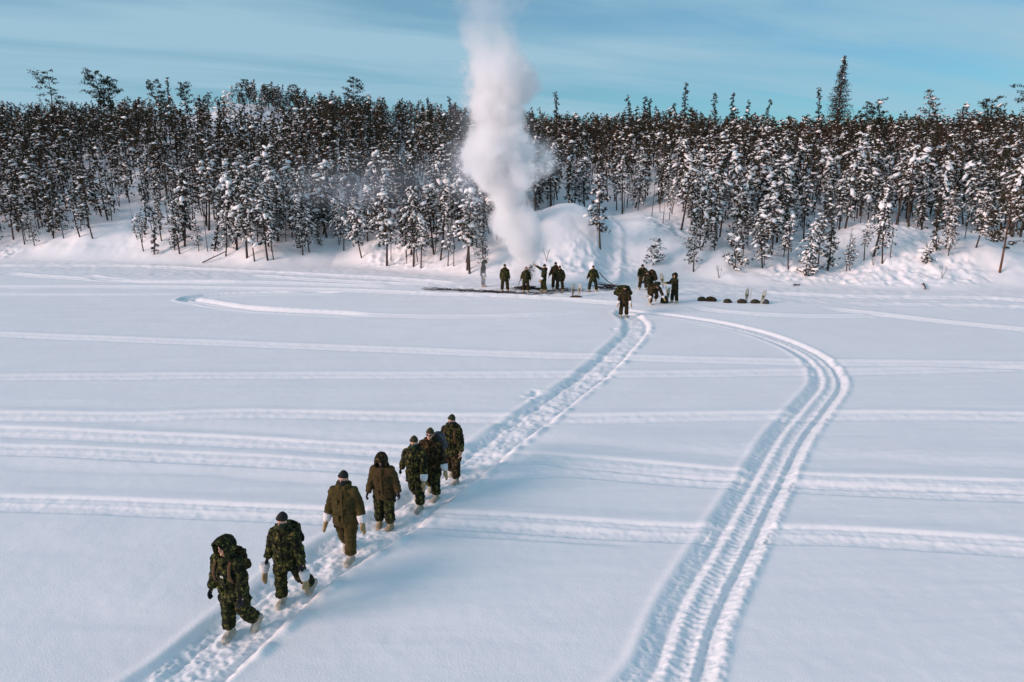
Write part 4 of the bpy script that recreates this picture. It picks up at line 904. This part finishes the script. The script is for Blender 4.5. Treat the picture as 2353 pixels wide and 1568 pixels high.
# evergreen bough in the air over the fire
h4 = wpt(J_4, 'wr', -1, .24)
bo = empty('evergreen_bough', tuple(h4), 0, label='dark twiggy evergreen bough held in the air over the fire', category='branch')
rng = np.random.default_rng(77); tm = TM(); nd = TM()
tipb = np.array([-.42, 0, -1.05]); stick(tm, [(.06, 0, .18), (0, 0, 0), tipb * .5, tipb], [.014, .016, .012, .005], 5)
for k in range(26):
    t = rng.uniform(.05, 1); a = tipb * t; d = rng.normal(0, .20, 3) + np.array([-.1, 0, -.08]); stick(tm, [a, a + d], [.008, .003], 3)
    for j in range(5):
        c0 = a + d * rng.uniform(.3, 1); D = rng.normal(0, 1, (4, 3)); D /= np.linalg.norm(D, axis=1)[:, None]; S_ = np.cross(D, rng.normal(0, 1, (4, 3))); S_ /= np.linalg.norm(S_, axis=1)[:, None]
        nd.add(np.stack([c0 - S_ * .016, c0 + S_ * .016, c0 + D * .11], 1).reshape(-1, 3), np.arange(12).reshape(-1, 3))
mobj('stem', np_mesh('stem', *tm.get(), ['twig']), bo); mobj('needles', np_mesh('needles', *nd.get(), ['char']), bo, kind='stuff')
# pole of the bent person
h8 = wpt(J_8, 'wr', -1, .12); b8 = gp(1457, 670)
stick_thing('ski_pole', h8 + np.array([0, 0, .10]), (b8[0], b8[1], tz(*b8)), .014, 'shoe_frame', 'thin pole gripped by the bent person, its tip in the snow', 'pole', 0, 5, False)
h7 = gp(1375, 668)
# campfire: charred branches
camp = empty('campfire', tuple(FIRE), 0, label='charred smouldering heap of branches at the foot of the smoke', category='campfire')
for k in range(20):
    a = rng.random() * 6.28; r_ = rng.uniform(.15, .8); ln = rng.uniform(.25, .6); c = np.array([math.cos(a) * r_ * 1.3, math.sin(a) * r_ * .6, .04 + .22 * rng.random() * (1 - r_)])
    d = np.array([math.cos(a + rng.normal(0, .8)), math.sin(a) * .6, rng.uniform(-.1, .25)]) * ln
    q = MB().tube([c - d, c + rng.normal(0, .02, 3), c + d], [.03, .028, .018], 6); mobj('charred_branch', q.mesh('charred_branch', 'char'), camp)
tm = TM()
for k in range(420):
    a = rng.random() * 6.28; r_ = abs(rng.normal(0, .55)); c = np.array([math.cos(a) * r_ * 1.5, math.sin(a) * r_ * .7, .02 + max(0, .28 - .35 * r_) * rng.random()]); d = rng.normal(0, .10, 3); d[2] = abs(d[2]) * .7
    stick(tm, [c - d, c + d], [.010, .005], 3)
mobj('ember_twigs', np_mesh('ember_twigs', *tm.get(), ['char']), camp, kind='stuff')
# long litter of twigs on the snow
tm = TM(); path = [(985, 664), (1040, 667), (1100, 669), (1150, 672), (1210, 675), (1260, 672), (1310, 666), (1340, 668)]
PP = catmull([gp(*p) for p in path], .3)
for k in range(480):
    i = rng.integers(len(PP)); u = i / len(PP); c = PP[i] + np.array([rng.normal(0, .3), rng.normal(0, .45 * (0.6 if u < .75 else 1.0))])
    d = rng.normal(0, .16, 3) * np.array([1.6, .7, .25])
    stick(tm, [np.array([c[0], c[1], .0]) - d, np.array([c[0], c[1], 0.0]) + d + np.array([0, 0, abs(rng.normal(0, .04))])], [.011, .006], 3)
V, F = tm.get(); V[:, 2] += terrain(V[:, 0], V[:, 1]) + .012
mobj('twig_litter', np_mesh('twig_litter', V, F, ['twig']), kind='stuff', label='dark litter of twigs and bark strewn along the snow by the fire', category='twigs')
for k, (ax, ay, bx, by) in enumerate([(1000, 665, 1062, 668), (1062, 668, 1118, 671), (1105, 672, 1168, 672), (1228, 664, 1262, 670), (1222, 658, 1238, 668), (1255, 668, 1310, 668)]):
    a, b_ = gp(ax, ay), gp(bx, by)
    stick_thing('fallen_branch', (*a, tz(*a) + .03), (*b_, tz(*b_) + .03), .028, 'twig',
                ['long dark branch at the far left end of the twig litter', 'dark branch left of the person at the edge of the smoke', 'dark branch at the feet of the person seen from behind',
                 'charred branch between the fire and the person throwing a bough', 'short steep charred branch right of the fire', 'thin branch at the feet of the broad person'][k], 'branch', 0, 20 + k)
# brush pile with a long pole sticking out
bp_ = gp(1400, 664); pile = empty('brush_pile', (*bp_, tz(*bp_)), 0, label='pile of cut brown branches behind the person on snowshoes', category='brush pile')
for k in range(26):
    c = np.array([rng.normal(0, .35), rng.normal(0, .2), .05 + .30 * rng.random()]); a = rng.normal(0, .35); d = np.array([math.cos(a), math.sin(a) * .8, rng.normal(0, .10)]) * rng.uniform(.35, .75)
    q = MB().tube([c - d, c + rng.normal(0, .03, 3), c + d], [.026, .022, .010], 6, cap=.2); mobj('branch', q.mesh('branch', random.choice(['dead_wood', 'twig', 'twig'])), pile)
a = at_y(1377, 626, bp_[1]); b_ = gp(1412, 666)
stick_thing('long_branch', a, (b_[0] + .15, b_[1], .2), .03, 'dead_wood', 'long bare branch jutting up to the left out of the brush pile', 'branch', .14, 9)

# snowshoes and rucksacks
snowshoe(1316, 681, 10, 2, 'left one of the snowshoe pair standing in the snow right of the fire', scale=1.0)
snowshoe(1330, 681, -30, 5, 'right one of the snowshoe pair standing in the snow right of the fire', scale=1.02)
snowshoe(1533, 693, 20, 3, 'snowshoe standing in the snow between the bending person and the standing one')
snowshoe(1715, 697, 8, -1, 'left and front-facing snowshoe of those planted among the rucksacks', scale=1.05)
snowshoe(1723, 697, 70, 2, 'snowshoe seen edge-on among the planted ones by the rucksacks', scale=1.05)
snowshoe(1749, 699, -14, 10, 'leaning snowshoe planted at the right end of the rucksack row')
h12 = wpt(J_12, 'wr', -1, .10)
sn = empty('snowshoe', (h12[0] - .08, h12[1] - .03, h12[2] - .30), R(-10), label='snowshoe held upright in front of the hooded person at right', category='snowshoe'); snowshoe_parts(sn, Matrix.Rotation(R(-12), 4, 'Y'))
q = MB().tube([h12 + np.array([.02, -.12, -.05]), h12 + np.array([.10, -.14, -.55])], [.018, .016], 6); q.box(h12 + np.array([.02, -.12, -.02]), (.07, .012, .03))
mobj('small_axe', q.mesh('small_axe', 'axe_yellow'), label='short yellow-handled tool hanging in front of the hooded person', category='axe')
ruck(1612, 692, 'pack_dark', (.24, .2, .16), 10, 'first dark rucksack from the left in the row on the snow', 1)
ruck(1633, 693, 'camo_brown', (.32, .2, .18), -8, 'longer brown rucksack with a raised flap, second from the left in the row', 2)
ruck(1671, 696, 'pack_dark', (.24, .2, .15), 20, 'small dark rucksack lying alone in the middle of the row', 3)
ruck(1704, 697, 'pack_dark', (.27, .2, .16), 0, 'dark green rucksack just left of the planted snowshoes', 4)
ruck(1735, 697, 'pack_dark', (.27, .2, .15), 12, 'dark rucksack between the two upright snowshoes and the leaning one', 5)
ruck(1756, 698, 'grey_pack', (.26, .2, .17), -12, 'grey-black rucksack behind the leaning snowshoe at the right end', 6)
ruck(1323, 683, 'brown_web', (.36, .14, .08), 4, 'flat brown bundle lying below the pair of snowshoes by the fire', 7)
q_ = ruck(1526, 697, 'camo_dark', (.22, .2, .27), 0, 'bulging dark pack standing at the feet of the hooded person', 8)

# ------------------------------------------------------------------ dead wood on the banks
for k, (x0, y0, x1, y1, lb) in enumerate([(465, 606, 520, 592, 'thin dead trunk slanting out of the left bank'), (1822, 658, 1838, 658, 'short brown log end showing in the snow of the right bank'), (1868, 560, 1884, 586, 'dead leaning stem on top of the right bank'), (2122, 655, 2127, 668, 'dark stub at the foot of the right bank')]):
    a = hit(x0, y0); b_ = hit(x1, y1)
    stick_thing('dead_trunk', (a[0], a[1], a[2] + .08), (b_[0], b_[1], b_[2] + (.5 if k in (0, 2) else .10)), .05 if k != 2 else .025, 'dead_wood', lb, 'dead wood', 0, 40 + k)

# ------------------------------------------------------------------ smoke
def volume_mat(name, build):
    m = bpy.data.materials.new(name); m.use_nodes = True; t = m.node_tree; t.nodes.clear(); o = t.nodes.new('ShaderNodeOutputMaterial'); v = t.nodes.new('ShaderNodeVolumePrincipled')
    t.links.new(v.outputs[0], o.inputs['Volume']); build(t, v); MATS[name] = m; return m
def mth(t, op, a, b=None, c=None, clamp=False):
    n = t.nodes.new('ShaderNodeMath'); n.operation = op; n.use_clamp = clamp
    for i, v in enumerate((a, b, c)):
        if v is None: continue
        if isinstance(v, (int, float)): n.inputs[i].default_value = v
        else: t.links.new(v, n.inputs[i])
    return n.outputs[0]
FY = FIRE[1] + 0.35
AX = [(662, 1206, 20), (630, 1208, 25), (600, 1207, 30), (570, 1203, 37), (540, 1193, 42), (505, 1182, 40), (470, 1172, 36), (440, 1165, 42), (405, 1157, 62), (365, 1155, 74), (330, 1150, 66), (290, 1147, 52),
      (250, 1150, 52), (210, 1150, 62), (170, 1148, 66), (130, 1140, 58), (80, 1125, 62), (20, 1120, 70), (-60, 1115, 80), (-160, 1110, 90)]
AXW = []
for py, px, hw in AX:
    c = at_y(px, py, FY); e = at_y(px + hw, py, FY); AXW.append((c[2], c[0] + 0.05, (e[0] - c[0]) * 1.06))
AXW = np.array(AXW); ZT = AXW[-1, 0]
def plume(t, v):
    tc = t.nodes.new('ShaderNodeTexCoord'); sp = t.nodes.new('ShaderNodeSeparateXYZ')
    nz = t.nodes.new('ShaderNodeTexNoise'); nz.inputs['Scale'].default_value = 0.50; nz.inputs['Detail'].default_value = 6; nz.inputs['Roughness'].default_value = 0.58
    t.links.new(tc.outputs['Object'], nz.inputs['Vector'])
    sub = t.nodes.new('ShaderNodeVectorMath'); sub.operation = 'SUBTRACT'; t.links.new(nz.outputs['Color'], sub.inputs[0]); sub.inputs[1].default_value = (.5, .5, .5)
    t.links.new(tc.outputs['Object'], sp.inputs[0]); z = sp.outputs[2]
    zn = mth(t, 'DIVIDE', z, ZT, clamp=True)
    def curve(vals, lo, hi):
        f = t.nodes.new('ShaderNodeFloatCurve'); cv = f.mapping.curves[0]; zs = AXW[:, 0] / ZT
        pts = [(float(np.clip(a, 0, 1)), float((b - lo) / (hi - lo))) for a, b in zip(zs, vals)]
        cv.points[0].location = pts[0]; cv.points[1].location = pts[-1]
        for p in pts[1:-1]: cv.points.new(*p)
        f.mapping.update(); t.links.new(zn, f.inputs['Value']); return mth(t, 'MULTIPLY_ADD', f.outputs[0], hi - lo, lo)
    cx = curve(AXW[:, 1], -4, 4); rr = curve(AXW[:, 2], 0, 5)
    amp = mth(t, 'MULTIPLY', rr, 2.6)
    ns = t.nodes.new('ShaderNodeSeparateXYZ'); t.links.new(sub.outputs[0], ns.inputs[0])
    x = mth(t, 'ADD', mth(t, 'SUBTRACT', sp.outputs[0], cx), mth(t, 'MULTIPLY', ns.outputs[0], amp)); y = mth(t, 'ADD', mth(t, 'SUBTRACT', sp.outputs[1], FY), mth(t, 'MULTIPLY', ns.outputs[1], amp))
    d = mth(t, 'DIVIDE', mth(t, 'SQRT', mth(t, 'ADD', mth(t, 'MULTIPLY', x, x), mth(t, 'MULTIPLY', y, y))), rr)
    n2 = t.nodes.new('ShaderNodeTexNoise'); n2.inputs['Scale'].default_value = 1.1; n2.inputs['Detail'].default_value = 6; n2.inputs['Roughness'].default_value = 0.62
    t.links.new(tc.outputs['Object'], n2.inputs['Vector']); er = mth(t, 'MULTIPLY_ADD', n2.outputs[0], 3.4, -1.0, clamp=True)
    core = mth(t, 'MULTIPLY', mth(t, 'DIVIDE', mth(t, 'SUBTRACT', 1.22, d), 0.42, clamp=True), mth(t, 'MULTIPLY_ADD', er, 0.85, 0.15))
    veil = mth(t, 'MULTIPLY', mth(t, 'DIVIDE', mth(t, 'SUBTRACT', 1.65, d), 0.9, clamp=True), er)
    # thinning with height
    f = t.nodes.new('ShaderNodeFloatCurve'); cv = f.mapping.curves[0]; zz = lambda py: float(np.clip(at_y(1150, py, FY)[2] / ZT, 0, 1))
    cv.points[0].location = (0, .14); cv.points[1].location = (1, .006)
    for py, b in [(640, .35), (615, .8), (585, 1.0), (330, 1.0), (290, .85), (200, .70), (150, .40), (115, .15), (70, .06), (0, .035)]: cv.points.new(zz(py), b)
    f.mapping.update(); t.links.new(zn, f.inputs['Value'])
    dn = mth(t, 'ADD', mth(t, 'MULTIPLY', core, 5.2), mth(t, 'MULTIPLY', veil, 0.22))
    t.links.new(mth(t, 'MULTIPLY', dn, f.outputs[0]), v.inputs['Density'])
    v.inputs['Color'].default_value = (0.992, 0.994, 0.997, 1); v.inputs['Anisotropy'].default_value = 0.2
volume_mat('smoke', plume)
q = MB(); P = []; Rr = []
for zc_, xc, rc in AXW: P.append((xc, FY, max(zc_, FIRE[2] + .1))); Rr.append(rc * 2.2)
q.tube(P, Rr, 20, cap=0); so = mobj('smoke_plume', q.mesh('smoke_plume', 'smoke'), kind='stuff', label='thick white column of smoke rising from the campfire', category='smoke')
def wisp(name, c, r, dens, label, scale=.35, col=(.80, .90, 1.0)):
    def b(t, v):
        tc = t.nodes.new('ShaderNodeTexCoord'); vm = t.nodes.new('ShaderNodeVectorMath'); vm.operation = 'LENGTH'
        dv = t.nodes.new('ShaderNodeVectorMath'); dv.operation = 'DIVIDE'; t.links.new(tc.outputs['Object'], dv.inputs[0]); dv.inputs[1].default_value = r; t.links.new(dv.outputs[0], vm.inputs[0])
        nz = t.nodes.new('ShaderNodeTexNoise'); nz.inputs['Scale'].default_value = scale; nz.inputs['Detail'].default_value = 4; t.links.new(tc.outputs['Object'], nz.inputs['Vector'])
        e = mth(t, 'SUBTRACT', 1.0, vm.outputs['Value'], clamp=True); n_ = mth(t, 'MULTIPLY_ADD', nz.outputs[0], 3.2, -1.15, clamp=True)
        t.links.new(mth(t, 'MULTIPLY', mth(t, 'MULTIPLY', e, n_), dens), v.inputs['Density']); v.inputs['Color'].default_value = (*col, 1)
    volume_mat(name, b); q = MB().ell((0, 0, 0), r, None, 16, 10); o = mobj(name, q.mesh(name, name), kind='stuff', label=label, category='smoke'); o.location = c
p = at_y(1100, 345, 46); wisp('smoke_veil', tuple(p), (2.6, 1.8, 4.6), .45, 'thin bluish veil of smoke along the left side of the column', .5)
p = at_y(860, 420, 56); wisp('drifting_smoke', tuple(p), (11.0, 2.6, 2.6), .16, 'faint blue smoke drifting in front of the trees left of the fire', .22)
p = at_y(1128, 632, FY - .9); wisp('low_smoke', tuple(p), (1.7, .55, 1.1), 1.5, 'low grey smoke creeping past the bowed person near the fire', .9, (.9, .94, 1.0))
bpy.data.scenes.remove(WORK)
